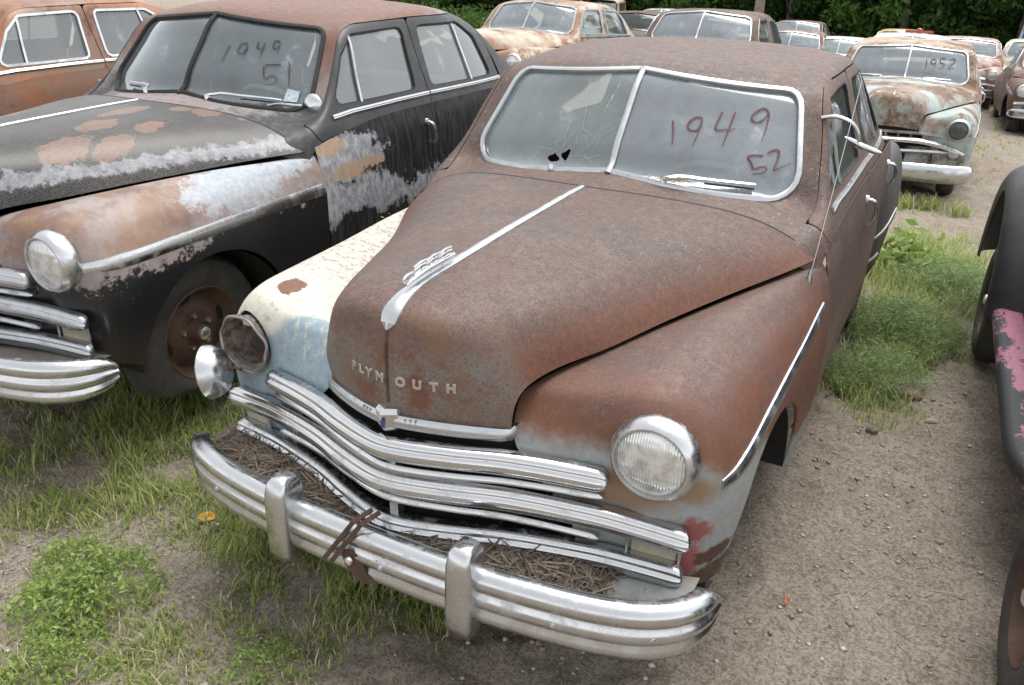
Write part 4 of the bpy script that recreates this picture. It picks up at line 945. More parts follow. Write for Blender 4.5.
ys = np.concatenate([-np.geomspace(60, 1.6, 10), gpts(-1.4, 4.5, 290), gpts(4.56, 12, 110), gpts(12.2, 40, 90), np.geomspace(42, 420, 22)])
XX, YY = np.meshgrid(xs, ys); GV = np.stack([XX, YY, ground_z(XX, YY)], -1)
def m_dirt():
    n = N('dry_trampled_dirt'); a = n.noise(1.1, 5, .6); b = n.noise(6, 8, .72); c = n.noise(24, 8, .78); e = n.noise(75, 6, .8); d = n.noise(260, 3, .75)
    col = n.mix(n.thr(b, .5, .15), (.215, .175, .138), (.325, .28, .23))
    col = n.mix(n.thr(a, .54, .10, 0, .4), col, (.355, .315, .265))
    col = n.mix(n.thr(c, .54, .05, 0, .65), col, (.15, .118, .09))
    col = n.mix(n.thr(c, .44, .05, .55, 0), col, (.36, .315, .262))
    col = n.mix(n.thr(e, .54, .05, 0, .7), col, (.115, .088, .067))
    col = n.mix(n.thr(e, .45, .04, .6, 0), col, (.40, .355, .30))
    col = n.mix(n.thr(d, .60, .04, 0, .6), col, (.56, .52, .46))
    n.set(Base_Color=col, Roughness=.95); n.b.inputs['Specular IOR Level'].default_value = .15
    n.bump(n.add(n.mul(b, .5), n.add(n.mul(c, .7), n.add(n.mul(e, .45), n.mul(d, .2)))), .7, .03); return n.m
g_ = mk('ground', *gmesh(GV), m_dirt()); tag(g_, kind='structure')

# ---------------------------------------------------------------- more cars
GRP = 'cars parked in rows on the dirt lot'
def lo(name, label, x, y, yaw=0, z=None, pitch=None, **cfg):
    zz = float(gz(x, y+1.2))-.0 if z is None else z
    p = math.atan((float(gz(x, y+3.9))-float(gz(x, y+.8)))/3.1) if pitch is None else pitch
    c = dict(hi=False, rearf=None); c.update(cfg)
    for k in ('fl', 'fr', 'body', 'roof', 'hood'):
        if c.get(k) is None: c[k] = c['paint']
    return Car(name, label, 'car', (x, y, zz), (p, 0, math.radians(yaw)), c, GRP)
def wscale(sx=1, sy=1, sz=1, roof=0.0):
    def f(V):
        V = V*np.array([sx, sy, sz]); V[:, 2] += roof*np.clip((V[:, 2]-1.1)/.5, 0, 1); return V
    return f
P_DODGE = m_paint('turquoise_paint_over_rust', (.36, .42, .405), .48, (.20, .125, .085), .5, (.25, .18, .13), 2.4, 3)
P_DROOF = m_paint('sun_baked_tan_roof', (.34, .26, .19), .45, (.20, .115, .075), .6, (.42, .37, .30), 2.5, 5)
dodge = Car('rusty_turquoise_sedan', 'turquoise and rust sedan with a wide toothed grille mouth, directly behind the nearest sedan', 'car', (.443, 8.42, -.545), (math.radians(-1.6), 0, math.radians(1.35)),
    dict(hi=True, hood=P_DODGE, fl=P_DODGE, fr=P_DODGE, body=m_paint('pinkish_worn_door', (.36, .27, .24), .35, (.2, .11, .08), .5, (.36, .42, .40)), roof=P_DROOF, frame=CHROME_D, grille='mouth', glass=GLASS, sglass=GLASS_S, bump=CHROME, lensm=simple('dull_dark_lens', (.10, .10, .10), .25, .3), bezel=m_chrome('painted_bezel', .4, .6, (.5, .55, .54)), wheelz=(.02, -.03, 0, 0)), GRP)
T3 = [[(.20, 1.40), (.205, 1.34), (.21, 1.30)], [(.30, 1.40), (.265, 1.41), (.25, 1.38), (.275, 1.355), (.30, 1.375), (.305, 1.40), (.30, 1.34), (.295, 1.30)], [(.40, 1.42), (.35, 1.415), (.355, 1.37), (.39, 1.37), (.40, 1.34), (.37, 1.31), (.345, 1.315)], [(.45, 1.41), (.50, 1.42), (.50, 1.38), (.455, 1.315), (.52, 1.32)]]
digits(dodge, T3, PENB, dodge.pane_l, .0045); wiper(dodge, .2, 1.57, .5); wiper(dodge, -.24, 1.56, -.5)
hood_trim(dodge, False, CHROME_D, .14, .5, .008)

P_ORANGE = m_paint('orange_brown_oxidised_paint', (.29, .125, .062), .42, (.18, .10, .065), .42, (.22, .13, .09), 2.0, 1)
lo('orange_brown_sedan', 'orange-brown sedan with chrome-edged side windows, at the far left behind the black sedan', -5.53, .30, 0, z=.03, pitch=0, hi=True, paint=P_ORANGE, trim=CHROME, sealm=CHROME)
P_TANCR = m_paint('cream_and_tan_peeling_paint', (.50, .43, .34), .40, (.24, .145, .09), .45, (.33, .20, .13), 2.2, 8)
lo('tan_sedan', 'tan and cream sedan with pale blue window frames, behind the black sedan', -4.75, 8.0, -4, z=-.16, paint=P_TANCR, sealm=simple('pale_turquoise_paint', (.35, .46, .48), .5), frame=simple('pale_grey_frame', (.42, .45, .46), .5))
P_BRN = m_paint('plain_brown_rust', (.145, .095, .075), .5, (.12, .075, .058), .6, None, 3, 2)
coupe = lo('brown_sedan', 'brown rusted sedan with a pale divided windscreen, behind the nearest sedan', -2.30, 8.6, 0, z=-.22, paint=P_BRN, frame=CHROME)
coupe.mk('reflection_disc', lathe([(0, .0001), (-.01, .06), (.0, .075), (.03, .07), (.06, .0001)], 16, 'y', (.40, 1.98, 1.26)), simple('white_reflection', (.75, .78, .78), .3), coupe.root)  # white disc added to stand in for a mirror reflection behind the windscreen
P_DK = m_paint('dark_brown_primer', (.07, .055, .048), .5, (.11, .07, .055), .6, None, 3, 4)
lo('dark_sedan', 'dark primer sedan with empty windows, far back between two brown cars', -5.95, 15.9, 2, z=-.80, paint=P_DK, glass=m_glass('barely_dusty_glass', .06, gloss=.02), sglass=m_glass('barely_dusty_side_glass', .06, gloss=.02), frame=P_DK)
lo('faded_grey_sedan', 'grey and rust sedan right of the brown one, in the back row', -2.95, 18.6, 2, z=-1.24, paint=m_paint('grey_rust', (.30, .26, .24), .6, (.2, .12, .09), .5, None, 3, 6))
lo('white_sedan', 'whitish sedan with turquoise-tinted windscreen, in the back row left of the turquoise sedan', -1.95, 19.1, 0, z=-1.38, paint=m_paint('chalk_white_paint', (.55, .56, .53), .3, (.28, .18, .12), .5, None, 3, 7), glass=m_glass('turquoise_glass', .4, dust_sky_col=(.38, .48, .47)))
lo('tan_back_sedan', 'brown-roofed sedan farthest back, behind the white one', -4.2, 25.5, 0, paint=m_paint('brown_black', (.16, .10, .08), .5, (.1, .07, .06)))
bl = lo('blue_white_sedan', 'pale blue sedan with a red roof lamp, mostly hidden behind the turquoise sedan', .05, 15.0, 4, z=-.90, paint=m_paint('pale_blue_paint', (.36, .46, .54), .3, (.32, .22, .18), .45, (.55, .52, .48), 3, 9))
bl.mk('roof_lamp', join(lathe([(1.60, .06), (1.64, .055), (1.665, .03), (1.67, .0001)], 14, 'z', (.1, 2.5, .02)), box((.1, 2.5, 1.62), (.5, .12, .05))), simple('red_lamp_glass', (.35, .08, .06), .3), bl.root)
lo('pink_white_sedan', 'pinkish white sedan seen just right of the turquoise one, far back', .75, 20.6, 0, paint=m_paint('pinkish_white_paint', (.50, .42, .39), .4, (.25, .12, .09), .5, (.34, .16, .13), 3, 11))
lo('yellow_sedan', 'yellow-roofed sedan in the last row, against the trees', -1.3, 27.5, 0, paint=m_paint('mustard_paint', (.46, .30, .07), .25, (.2, .12, .07), .5))
lo('grey_roof_sedan', 'pale grey sedan in the last row left of the yellow-roofed one', -8.2, 24.0, 0, z=-1.25, paint=m_paint('pale_grey_paint', (.42, .40, .38), .45, (.22, .13, .09), .5))
lo('brown_aisle_sedan', 'brown sedan across the aisle at the right edge, nearest of its row', 2.66, 16.2, 3, paint=m_paint('brown_satin_paint', (.16, .092, .068), .35, (.12, .075, .06), .4, None, 3, 13))
lo('cream_aisle_sedan', 'cream sedan across the aisle, behind the brown one at the right edge', 2.35, 22.3, 0, paint=m_paint('cream_paint', (.48, .45, .36), .35, (.22, .14, .09), .45, None, 3, 14))
# ---- pickups / trucks far back
def pickup(name, label, x, y, yaw, paint, roofm, z=None):
    r = empty(name, (x, y, float(gz(x, y)) if z is None else z), (0, 0, math.radians(yaw))); tag(r, label, 'truck', 'trucks at the back of the lot')
    def sec(w, h0, h1, y, k=.12): return [(-w, y, h0), (-w, y, h1-k), (-w+k, y, h1), (0, y, h1+.03), (w-k, y, h1), (w, y, h1-k), (w, y, h0)]
    mk('hood', *gmesh(np.array([sec(.50, .5, 1.02, .1), sec(.56, .5, 1.12, .35), sec(.66, .5, 1.2, 1.35)])), paint, r, solid=.01)
    mk('grille', *box((0, .085, .75), (.8, .04, .42)), CHROME_D, r)
    for sg in (1, -1):
        mk('headlight', *lathe([(.1, .10), (0, .11), (-.03, .09), (-.04, .0001)], 14, 'y', (.72*sg, .2, .9)), CHROME, r)
        V, F = lathe([(-.22, .50), (.1, .52), (.2, .47), (.22, .40)], 24, 'x', (.70*sg, .8, .42)); V[:, 0] = .70*sg+(V[:, 0]-.70*sg)*sg
        mk('front_fender', *clip(V, F, V[:, 2]-.36), paint, r, solid=.01)
        wheel(r, (.72*sg, .8, .36), False, sg); wheel(r, (.72*sg, 3.7, .36), False, sg)
        mk('running_board', *box((.80*sg, 1.9, .42), (.25, 1.5, .05)), paint, r)
        mk('door_glass', *box((.765*sg, 1.95, 1.45), (.012, .75, .36)), GLASS_S, r)
        mk('door', *box((.76*sg, 1.95, .88), (.03, .95, .78)), paint, r)
        for yy in (1.5, 2.38): mk('pillar', *sweep([(.76*sg, yy, 1.25), (.70*sg, yy+(.12 if yy < 2 else 0), 1.68)], [(-.04, -.03), (-.04, .03), (.04, .03), (.04, -.03)], up=(0, 1, 0)), paint, r)
        mk('bed_side', *box((.74*sg, 3.5, .95), (.05, 2.0, .5)), paint, r)
    mk('cowl', *box((0, 1.42, .85), (1.45, .14, .72)), paint, r)
    mk('cab_back', *box((0, 2.42, .95), (1.5, .05, 1.1)), paint, r)
    V, F = gmesh(np.array([sec(.72, 1.62, 1.72, 1.5), sec(.74, 1.62, 1.80, 1.75), sec(.74, 1.62, 1.80, 2.2), sec(.7, 1.60, 1.72, 2.45)])); mk('cab_roof', V, F, roofm, r, solid=.02)
    mk('windscreen', *sweep([(-.66, 1.46, 1.43), (.66, 1.46, 1.43)], [(-.005, .21), (.005, .21), (.005, -.20), (-.005, -.20)], up=(0, .25, 1)), GLASS, r)
    mk('bumper', *box((0, -.02, .5), (1.7, .06, .16)), CHROME_D, r); mk('floor', *box((0, 2.3, .45), (1.3, 4.2, .06)), DARK, r)
    return r
pickup('blue_pickup', 'light blue pickup with tan roof at the far end of the right-hand row', 2.75, 29.5, -2, m_paint('sky_blue_paint', (.33, .46, .58), .2, (.3, .2, .15), .45), m_paint('tan_roof', (.42, .30, .16), .3))
pickup('orange_truck', 'orange and cream truck at the very back, above the tan sedan', -11.3, 27.0, 6, m_paint('faded_orange_paint', (.50, .30, .17), .35, (.3, .16, .09), .5, (.55, .42, .30)), m_paint('cream_roof', (.52, .42, .32), .3), z=-1.5)

# ---------------------------------------------------------------- black running-board car at the right edge
tr = empty('black_running_board_car', (0, 0, 0)); _a = math.radians(2.2); tr.rotation_euler = (0, 0, _a); tr.location = (1.525-(1.55*math.cos(_a)-3.9*math.sin(_a)), 3.9-(1.55*math.sin(_a)+3.9*math.cos(_a)), 0); tag(tr, 'black old car with a peeling pink running board, cut off at the right edge', 'car', GRP)
def m_fblack():
    n = N('sun_bleached_black_fender'); a = n.noise(5, 6, .65); b = n.noise(90, 4, .7)
    n.set(Base_Color=n.mix(n.thr(a, .5, .2), (.022, .024, .027), (.05, .053, .056)), Roughness=n.thr(b, .5, .3, .42, .6)); n.bump(b, .06, .002); return n.m
def m_pink():
    n = N('peeling_pink_over_black'); a = n.noise(9, 7, .78, sxyz=(1, .55, 1)); b = n.noise(70, 4, .7); x, y, z = n.xyz()
    v = n.add(n.add(n.mul(a, .7), n.mul(n.noise(30, 6, .8, sxyz=(1, .4, 1)), .3)), n.add(n.mul(n.thr(y, 2.3, .5), .10), n.mul(n.thr(x, 1.575, .03), .10)))
    col = n.mix(n.thr(v, .625, .012), (.024, .028, .030), n.mix(n.thr(b, .5, .2), (.33, .11, .18), (.46, .19, .28)))
    n.set(Base_Color=col, Roughness=.55); n.bump(n.add(v, n.mul(b, .2)), .2, .004); return n.m
FB = m_fblack(); PK = m_pink(); FIN = simple('rusty_fender_inside', (.05, .035, .028), .9, var=.4)
def rfender(yc, zc, t0, t1, nm, prof, sy=1.0):
    G = []
    for t in np.linspace(math.radians(t0), math.radians(t1), 40):
        G.append([(x, yc+r*math.cos(t)*sy, zc+r*math.sin(t)) for x, r in prof])
    G = np.array(G); G = np.swapaxes(cr(np.swapaxes(G, 0, 1), 4), 0, 1); V, F = gmesh(G)
    o = mk(nm, V, F, FB, tr, solid=.006); 
    return o
PF = [(2.10, .84), (1.90, .84), (1.74, .835), (1.62, .81), (1.545, .77), (1.51, .715), (1.503, .67), (1.515, .645)]
rfender(3.93, .12, 6, 168, 'rear_fender', PF, .98)
rfender(.90, .16, -8, 190, 'front_fender', [(2.25, .66), (2.1, .66), (1.95, .645), (1.84, .61), (1.775, .55), (1.745, .48), (1.745, .44), (1.76, .42)])
bp = [(1.86, .0), (1.58, .0), (1.545, -.012), (1.535, -.035), (1.54, -.07), (1.60, -.075)]
G = np.array([[(x+.10*max(0, (1.75-y)/.35)**2, y, (.375-.03*(y-1.4)/1.8+z)) for x, z in bp] for y in np.linspace(1.40, 3.22, 20)]); mk('running_board', *gmesh(G), PK, tr, solid=.006, sharp=60)
wheel(tr, (1.63, 3.82, .16), True, -1, 0, 'wheel', R=.36); wheel(tr, (1.66, .90, .29), True, -1, 0, 'wheel', R=.36); wheel(tr, (3.2, 3.80, .16), False, 1); wheel(tr, (3.15, .90, .29), False, 1)
BB = []
for y, w, zt in ((.15, .28, .95), (.4, .34, 1.05), (1.4, .50, 1.15), (1.65, .68, 1.2), (2.2, .74, 1.2), (3.4, .76, 1.18), (4.2, .66, 1.05), (4.7, .45, .8)):
    BB.append([(2.43-w, y, .32), (2.43-w-.03, y, .7), (2.43-w, y, zt-.12), (2.43-w+.14, y, zt), (2.43, y, zt+.04), (2.43+w-.14, y, zt), (2.43+w, y, zt-.12), (2.43+w+.03, y, .7), (2.43+w, y, .32)])
mk('body', *gmesh(grid(np.array(BB), 4, 3)), FB, tr, solid=.008)
RF = []
for y, w, z in ((1.72, .60, 1.22), (1.95, .56, 1.52), (2.2, .54, 1.66), (3.0, .54, 1.70), (3.6, .52, 1.60), (4.05, .50, 1.15)):
    RF.append([(2.43-w-.1, y, min(z, 1.2)), (2.43-w-.02, y, min(z, 1.45)), (2.43-w+.12, y, z), (2.43, y, z+.03), (2.43+w-.12, y, z), (2.43+w+.02, y, min(z, 1.45)), (2.43+w+.1, y, min(z, 1.2))])
RG = grid(np.array(RF), 5, 4); V, F = gmesh(RG); wf = np.maximum(np.abs(V[:, 1]-2.85)-.75, np.abs(V[:, 2]-1.36)-.13); wf2 = np.maximum(np.abs(V[:, 0]-2.43)-.45, np.abs(V[:, 1]-1.86)-.09)
mk('roof', *clip(V, F, np.minimum(wf, wf2)), FB, tr, solid=.008); mk('window_glass', *clip(V*np.array([1, 1, 1])+np.array([0, 0, -.012]), F, -np.minimum(wf, wf2)+.01), GLASS_S, tr)

# ---------------------------------------------------------------- trees and woods
def m_leaf(name, a, b, c=None):
    n = N(name); g = n.n('NewGeometry'); r = g.outputs['Random Per Island']
    col = n.mix(r, a, b)
    if c: col = n.mix(n.thr(r, .84, .04), col, c)
    n.set(Base_Color=col, Roughness=.6); n.b.inputs['Specular IOR Level'].default_value = .3
    t = n.n('BsdfTranslucent'); n.put(t.inputs[0], col); m = n.n('MixShader'); m.inputs[0].default_value = .42
    n.t.links.new(n.b.outputs[0], m.inputs[1]); n.t.links.new(t.outputs[0], m.inputs[2]); n.t.links.new(m.outputs[0], n.out.inputs[0]); return n.m
LEAF = [m_leaf('deep_green_leaves', (.026, .062, .014), (.075, .15, .032)), m_leaf('mid_green_leaves', (.045, .10, .02), (.12, .22, .045)), m_leaf('dark_shade_leaves', (.016, .04, .011), (.05, .10, .024))]
def m_grain(name, a, b):
    n = N(name); g = n.n('NewGeometry'); n.set(Base_Color=n.mix(g.outputs['Random Per Island'], a, b), Roughness=.95); n.b.inputs['Specular IOR Level'].default_value = .2; return n.m
BARK = simple('grey_brown_bark', (.12, .10, .085), .9, var=.4, sc=6, bump=.6)
def leafcloud(centers, radii, n, size, r_):
    """leaf quads scattered in clump ellipsoids"""
    k = r_.integers(0, len(centers), n); d = r_.normal(size=(n, 3)); d /= np.linalg.norm(d, axis=1)[:, None]
    rr = r_.random(n)**.45; P = np.asarray(centers)[k]+d*rr[:, None]*np.asarray(radii)[k]
    a = r_.normal(size=(n, 3)); a /= np.linalg.norm(a, axis=1)[:, None]; b = np.cross(a, r_.normal(size=(n, 3))); b /= np.linalg.norm(b, axis=1)[:, None]
    s = size*(.6+.8*r_.random(n))[:, None]
    V = np.stack([P-a*s, P+b*s*.5, P+a*s, P-b*s*.5], 1).reshape(-1, 3); F = np.arange(4*n).reshape(-1, 4)
    return V, F
def fastmesh(name, V, F, mat):
    me = bpy.data.meshes.new(name); V = np.asarray(V, np.float32); F = np.asarray(F, np.int32); k = F.shape[1]
    me.vertices.add(len(V)); me.vertices.foreach_set('co', V.ravel()); me.loops.add(F.size); me.loops.foreach_set('vertex_index', F.ravel())
    me.polygons.add(len(F)); me.polygons.foreach_set('loop_start', np.arange(0, F.size, k, dtype=np.int32)); me.polygons.foreach_set('loop_total', np.full(len(F), k, np.int32))
    me.update(calc_edges=True); me.validate(); me.materials.append(mat); return me
crowns = []; trunks = []
for q in range(4):
    r_ = np.random.default_rng(50+q); cs = []; rs = []
    for i in range(46):
        t = r_.random(); z = .4+7.6*t; w = 2.2*math.sin(math.pi*min(1, .25+.75*t))**.7+.5; a = r_.random()*6.28; e = w*r_.random()**.5
        cs.append((e*math.cos(a), e*math.sin(a), z)); s = .45+.55*r_.random(); rs.append((s*1.2, s*1.2, s*.8))
    V, F = leafcloud(cs, rs, 9000, .13, r_); crowns.append(fastmesh('crown', V, F, LEAF[q % 3]))
    parts = [tube(cr([(0, 0, -.3), (.05, .02, 1.5), (-.05, .05, 3.2), (.1, 0, 5.5), (.1, .05, 7)], 4), .17, 8, (1, .1, 0), scale=np.linspace(1.2, .25, 17))]
    for i in range(7):
        a = r_.random()*6.28; z = 1.3+4*r_.random(); L = 1+1.3*r_.random(); parts.append(tube(cr([(0, 0, z), (L*.5*math.cos(a), L*.5*math.sin(a), z+.5), (L*math.cos(a), L*math.sin(a), z+1.2)], 3), .06, 5, (.1, .2, 1), scale=np.linspace(1, .3, 7)))
    V, F = join(*parts); o = mk('trunk', V, F, BARK); trunks.append(o.data); bpy.data.objects.remove(o)
kinds = ['dark leafy tree in the wood line behind the parked cars', 'bright green leafy tree in the wood line behind the parked cars', 'deep shaded tree in the wood line behind the parked cars', 'broad leafy tree in the wood line behind the parked cars']
tp = [(-27, 40), (-22, 43), (-18.5, 40), (-15, 42), (-12, 39.5), (-9.2, 41), (-6.6, 38.5), (-4.2, 40.5), (-2.0, 38), (.2, 39.5), (2.2, 37.5), (4.3, 39), (6.6, 37), (9, 39), (12, 38)]
for i, (x, y) in enumerate(tp):
    k = (i*3+1) % 4; r = empty('leafy_tree', (x, y, float(gz(x, y))), (0, 0, i*1.7)); s = .9+.25*((i*7) % 5)/4; r.scale = (s, s, s)
    pos = ['leftmost', 'second', 'third', 'fourth', 'fifth', 'sixth', 'seventh', 'eighth', 'ninth', 'tenth', 'eleventh', 'twelfth', 'thirteenth', 'fourteenth', 'rightmost'][i]
    tag(r, f'{pos} tree from the left in the green wood line behind the cars', 'tree', 'trees along the back of the lot')
    link('crown', crowns[k], r); link('trunk', trunks[k], r)
# the wood behind reads as one mass
r_ = np.random.default_rng(99); cs = []; rs = []
for i in range(420):
    x = -45+75*r_.random(); y = 44+7*r_.random(); z = float(gz(x, y))+.3+9*r_.random(); cs.append((x, y, z)); s = .9+.9*r_.random(); rs.append((s*1.3, s, s))
V, F = leafcloud(cs, rs, 90000, .30, r_); o = link('woodland', fastmesh('woodland', V, F, LEAF[2])); tag(o, 'dense dark green woodland behind the row of trees', 'woodland', kind='stuff')
# undergrowth along the edge of the lot
cs = []; rs = []
for i in range(260):
    x = -30+45*r_.random(); y = 33.5+4.5*r_.random(); s = .35+.5*r_.random(); cs.append((x, y, float(gz(x, y))+s*.7)); rs.append((s*1.4, s, s*.9))
V, F = leafcloud(cs, rs, 34000, .09, r_); o = link('undergrowth', fastmesh('undergrowth', V, F, LEAF[1])); tag(o, 'low green brush along the foot of the trees', 'brush', kind='stuff')
po = mk('bare_tree_trunk', *tube(cr([(0, 0, -.5), (.03, 0, 1.5), (0, .05, 3.5), (.12, 0, 7)], 4), .2, 10, (1, .1, 0), scale=np.linspace(1.1, .7, 13)), simple('pale_bark', (.25, .22, .19), .9, var=.3, sc=5, bump=.5)); po.location = (-7.0, 34, float(gz(-7, 34))); tag(po, 'pale bare tree trunk standing in front of the wood line', 'tree')
# ---------------------------------------------------------------- grass, weeds, litter
GR = m_leaf('fresh_grass_blades', (.24, .31, .085), (.46, .53, .19), (.62, .56, .37)); GR2 = m_leaf('feathery_grey_green_weed', (.19, .29, .12), (.34, .44, .20), (.40, .46, .26)); GR3 = m_leaf('bright_weed_leaves', (.19, .29, .07), (.38, .48, .16)); DRY = m_leaf('dry_straw', (.30, .24, .15), (.48, .40, .27))
def blades(P, H, W, lean=.5, seed=1, curl=.5):
    r_ = np.random.default_rng(seed); n = len(P); a = r_.random(n)*2*math.pi; d = np.stack([np.cos(a), np.sin(a), 0*a], 1); s = np.stack([-np.sin(a), np.cos(a), 0*a], 1)
    L = (lean*(.25+r_.random(n)))[:, None]; h = H[:, None]; w = W[:, None]; up = np.array([0, 0, 1.0])
    def pt(t): return P+up*h*t*(1-.25*curl*t*t)+d*h*L*t**1.8
    V = [P-s*w*.5, P+s*w*.5, pt(.4)-s*w*.45, pt(.4)+s*w*.45, pt(.75)-s*w*.28, pt(.75)+s*w*.28, pt(1.0)-s*w*.02, pt(1.0)+s*w*.02]
    V = np.stack(V, 1).reshape(-1, 3); i = np.arange(n)[:, None]*8; F = np.concatenate([i+np.array([0, 1, 3, 2]), i+np.array([2, 3, 5, 4]), i+np.array([4, 5, 7, 6])], 0); return V, F
def scatter(n, cx, cy, rx, ry, r_, tuft=.04, per=9, ring=False):
    m = max(1, n//per); c = np.stack([cx+rx*.62*r_.normal(size=m*3), cy+ry*.62*r_.normal(size=m*3)], 1); k = vnoise(c[:, 0], c[:, 1], 4.3, 13)*.6+vnoise(c[:, 0], c[:, 1], 11, 4)*.4; c = c[np.argsort(k+.35*r_.random(len(k)))[::-1][:m]]
    c = c[:m]; m = len(c)
    p = np.repeat(c, per, 0)+r_.normal(0, tuft, (m*per, 2)); return p
r_ = np.random.default_rng(5)
PT = [  # n, cx, cy, rx, ry, height
 (3000, -1.80, .62, .55, .45, .085), (2200, -1.25, .62, .5, .42, .07), (1700, -1.15, .15, .45, .35, .05), (1000, -.72, .10, .40, .30, .045), (1300, -.62, .42, .42, .24, .06),
 (900, -1.40, -.05, .45, .35, .045), (900, -.75, -.35, .42, .25, .05), (600, -1.9, .2, .4, .3, .04), (700, -.30, .24, .22, .12, .055), (500, -.22, .30, .16, .08, .09), (420, -.45, -.10, .3, .22, .035), (900, -2.5, .5, .5, .3, .09),
 (1500, -1.55, 1.2, .35, .6, .10), (500, -1.08, -.62, .3, .2, .05), (900, -1.9, .95, .3, .3, .14), (320, -.15, -.30, .5, .25, .03),
 (3600, 1.05, 3.75, .20, .75, .16), (2800, 1.15, 4.95, .28, .7, .20), (1800, 1.25, 5.9, .32, .5, .22), (700, .98, 3.0, .10, .35, .12), (400, 1.25, 6.7, .4, .4, .12), (200, 1.45, 4.4, .15, .9, .07),
 (160, .62, 8.1, .5, .3, .08), (900, -4.2, 3.4, .9, 1.6, .2), (900, -4.2, 6.2, 1.2, 1.5, .25), (700, -1.2, 6.5, .5, 1.5, .25), (900, 1.3, 13.5, .8, 2.5, .06), (900, 1.0, 22, 1.2, 5, .12), (1200, -2, 30.5, 9, 3, .3)]
Vs = []; Fs = []; off = 0
for q, (n, cx, cy, rx, ry, h) in enumerate(PT):
    n = int(n*(1.5 if q < 16 else 1.0)); p = scatter(n, cx, cy, rx*(1.15 if q < 16 else 1), ry*(1.15 if q < 16 else 1), r_, .035 if h < .15 else .06); z = ground_z(p[:, 0], p[:, 1])-.004; m = len(p)
    H = h*(.30+.95*r_.random(m)**1.3); Wd = (.0030+.0055*r_.random(m)**1.5)*(1 if cy < 7 else 2.2); V, F = blades(np.column_stack([p, z]), H, Wd, .75, q+1); Vs.append(V); Fs.append(F+off); off += len(V)
o = link('grass', fastmesh('grass', np.concatenate(Vs), np.concatenate(Fs), GR)); tag(o, 'patchy short green grass growing on the dirt', 'grass', kind='stuff')
# leafy weed clumps are plants of their own
def weed(name, label, cx, cy, rad, n, h, leaf, mat, seed, feath=False, group='weed clumps on the lot'):
    r_ = np.random.default_rng(seed); root = empty(name, (cx, cy, float(ground_z(cx, cy)))); tag(root, label, 'weed', group)
    m = n; e = r_.random(m)**.6; a = r_.random(m)*6.283; x = rad*e*np.cos(a)*(1+.3*np.sin(3*a)); y = rad*e*np.sin(a); zt = h*(1-.75*e**2)*(.35+.65*r_.random(m)); z = ground_z(cx+x, cy+y)-float(ground_z(cx, cy))
    V, F = blades(np.column_stack([x, y, z])[::3], zt[::3], np.full(len(x[::3]), .003), .35, seed); 
    tag(link('stems', fastmesh('stems', V, F, mat), root), kind='stuff')
    c = np.column_stack([x, y, z+zt]); k = 5 if not feath else 8; P = np.repeat(c, k, 0)+r_.normal(0, leaf*1.4, (m*k, 3))
    A = r_.normal(size=P.shape); A[:, 2] = np.abs(A[:, 2])*.7; A /= np.linalg.norm(A, axis=1)[:, None]; Bv = np.cross(A, r_.normal(size=P.shape)); Bv /= np.linalg.norm(Bv, axis=1)[:, None]
    s = leaf*(.6+.8*r_.random(len(P)))[:, None]; w = .42 if not feath else .12
    V = np.stack([P-A*s, P+Bv*s*w, P+A*s, P-Bv*s*w], 1).reshape(-1, 3); tag(link('leaves', fastmesh('leaves', V, np.arange(len(V)).reshape(-1, 4), mat), root), kind='stuff'); return root
weed('low_weed_clump', 'bright green low weed clump on the dirt in front of the black sedan', -1.10, -.24, .24, 520, .10, .011, GR3, 11)
weed('low_weed_clump', 'smaller green weed spreading at the lower left edge beside the big clump', -.90, -.46, .16, 350, .06, .008, GR3, 12)
weed('low_weed_clump', 'small low weed near the front bumper, right of the big clump', -.36, -.16, .13, 160, .045, .008, GR3, 13)
weed('feathery_weed', 'large grey-green feathery weed beside the rear door of the nearest sedan', 1.12, 3.75, .36, 900, .34, .022, GR2, 14, True)
weed('feathery_weed', 'feathery weed closest to the wheel arch, lowest of the roadside clump', 1.05, 3.0, .26, 500, .22, .018, GR2, 15, True)
weed('feathery_weed', 'tall feathery weed at the far end of the green strip beside the nearest sedan', 1.36, 4.9, .38, 700, .34, .024, GR2, 16, True)
weed('broadleaf_weed', 'bright broadleaf weed by the rear fender of the nearest sedan', 1.02, 5.35, .22, 160, .26, .05, GR3, 17)
weed('feathery_weed', 'tall thin weed standing in the gap beside the front wheel of the black sedan', -1.50, .98, .12, 60, .32, .014, GR2, 18, True)
weed('sprig', 'yellow-green sprig peeking over the cream fender against the black door', -1.22, 1.75, .06, 24, .98, .02, GR3, 19)
for i, (x, y, lb) in enumerate(((.80, 8.2, 'small grass tuft left of two on the dirt behind the nearest sedan'), (1.02, 8.35, 'brighter grass tuft between its two neighbours behind the nearest sedan'), (1.3, 8.2, 'thin grass tuft right of two others behind the nearest sedan'))):
    r_ = np.random.default_rng(30+i); p = r_.normal(0, .07, (110, 2))+np.array([x, y]); V, F = blades(np.column_stack([p, ground_z(p[:, 0], p[:, 1])]), .17*(.5+.7*r_.random(110)), np.full(110, .009), .8, 30+i)
    rt = tag(empty('grass_tuft'), lb, 'grass', 'grass tufts in the aisle'); tag(link('blades', fastmesh('blades', V, F, GR), rt), kind='stuff')
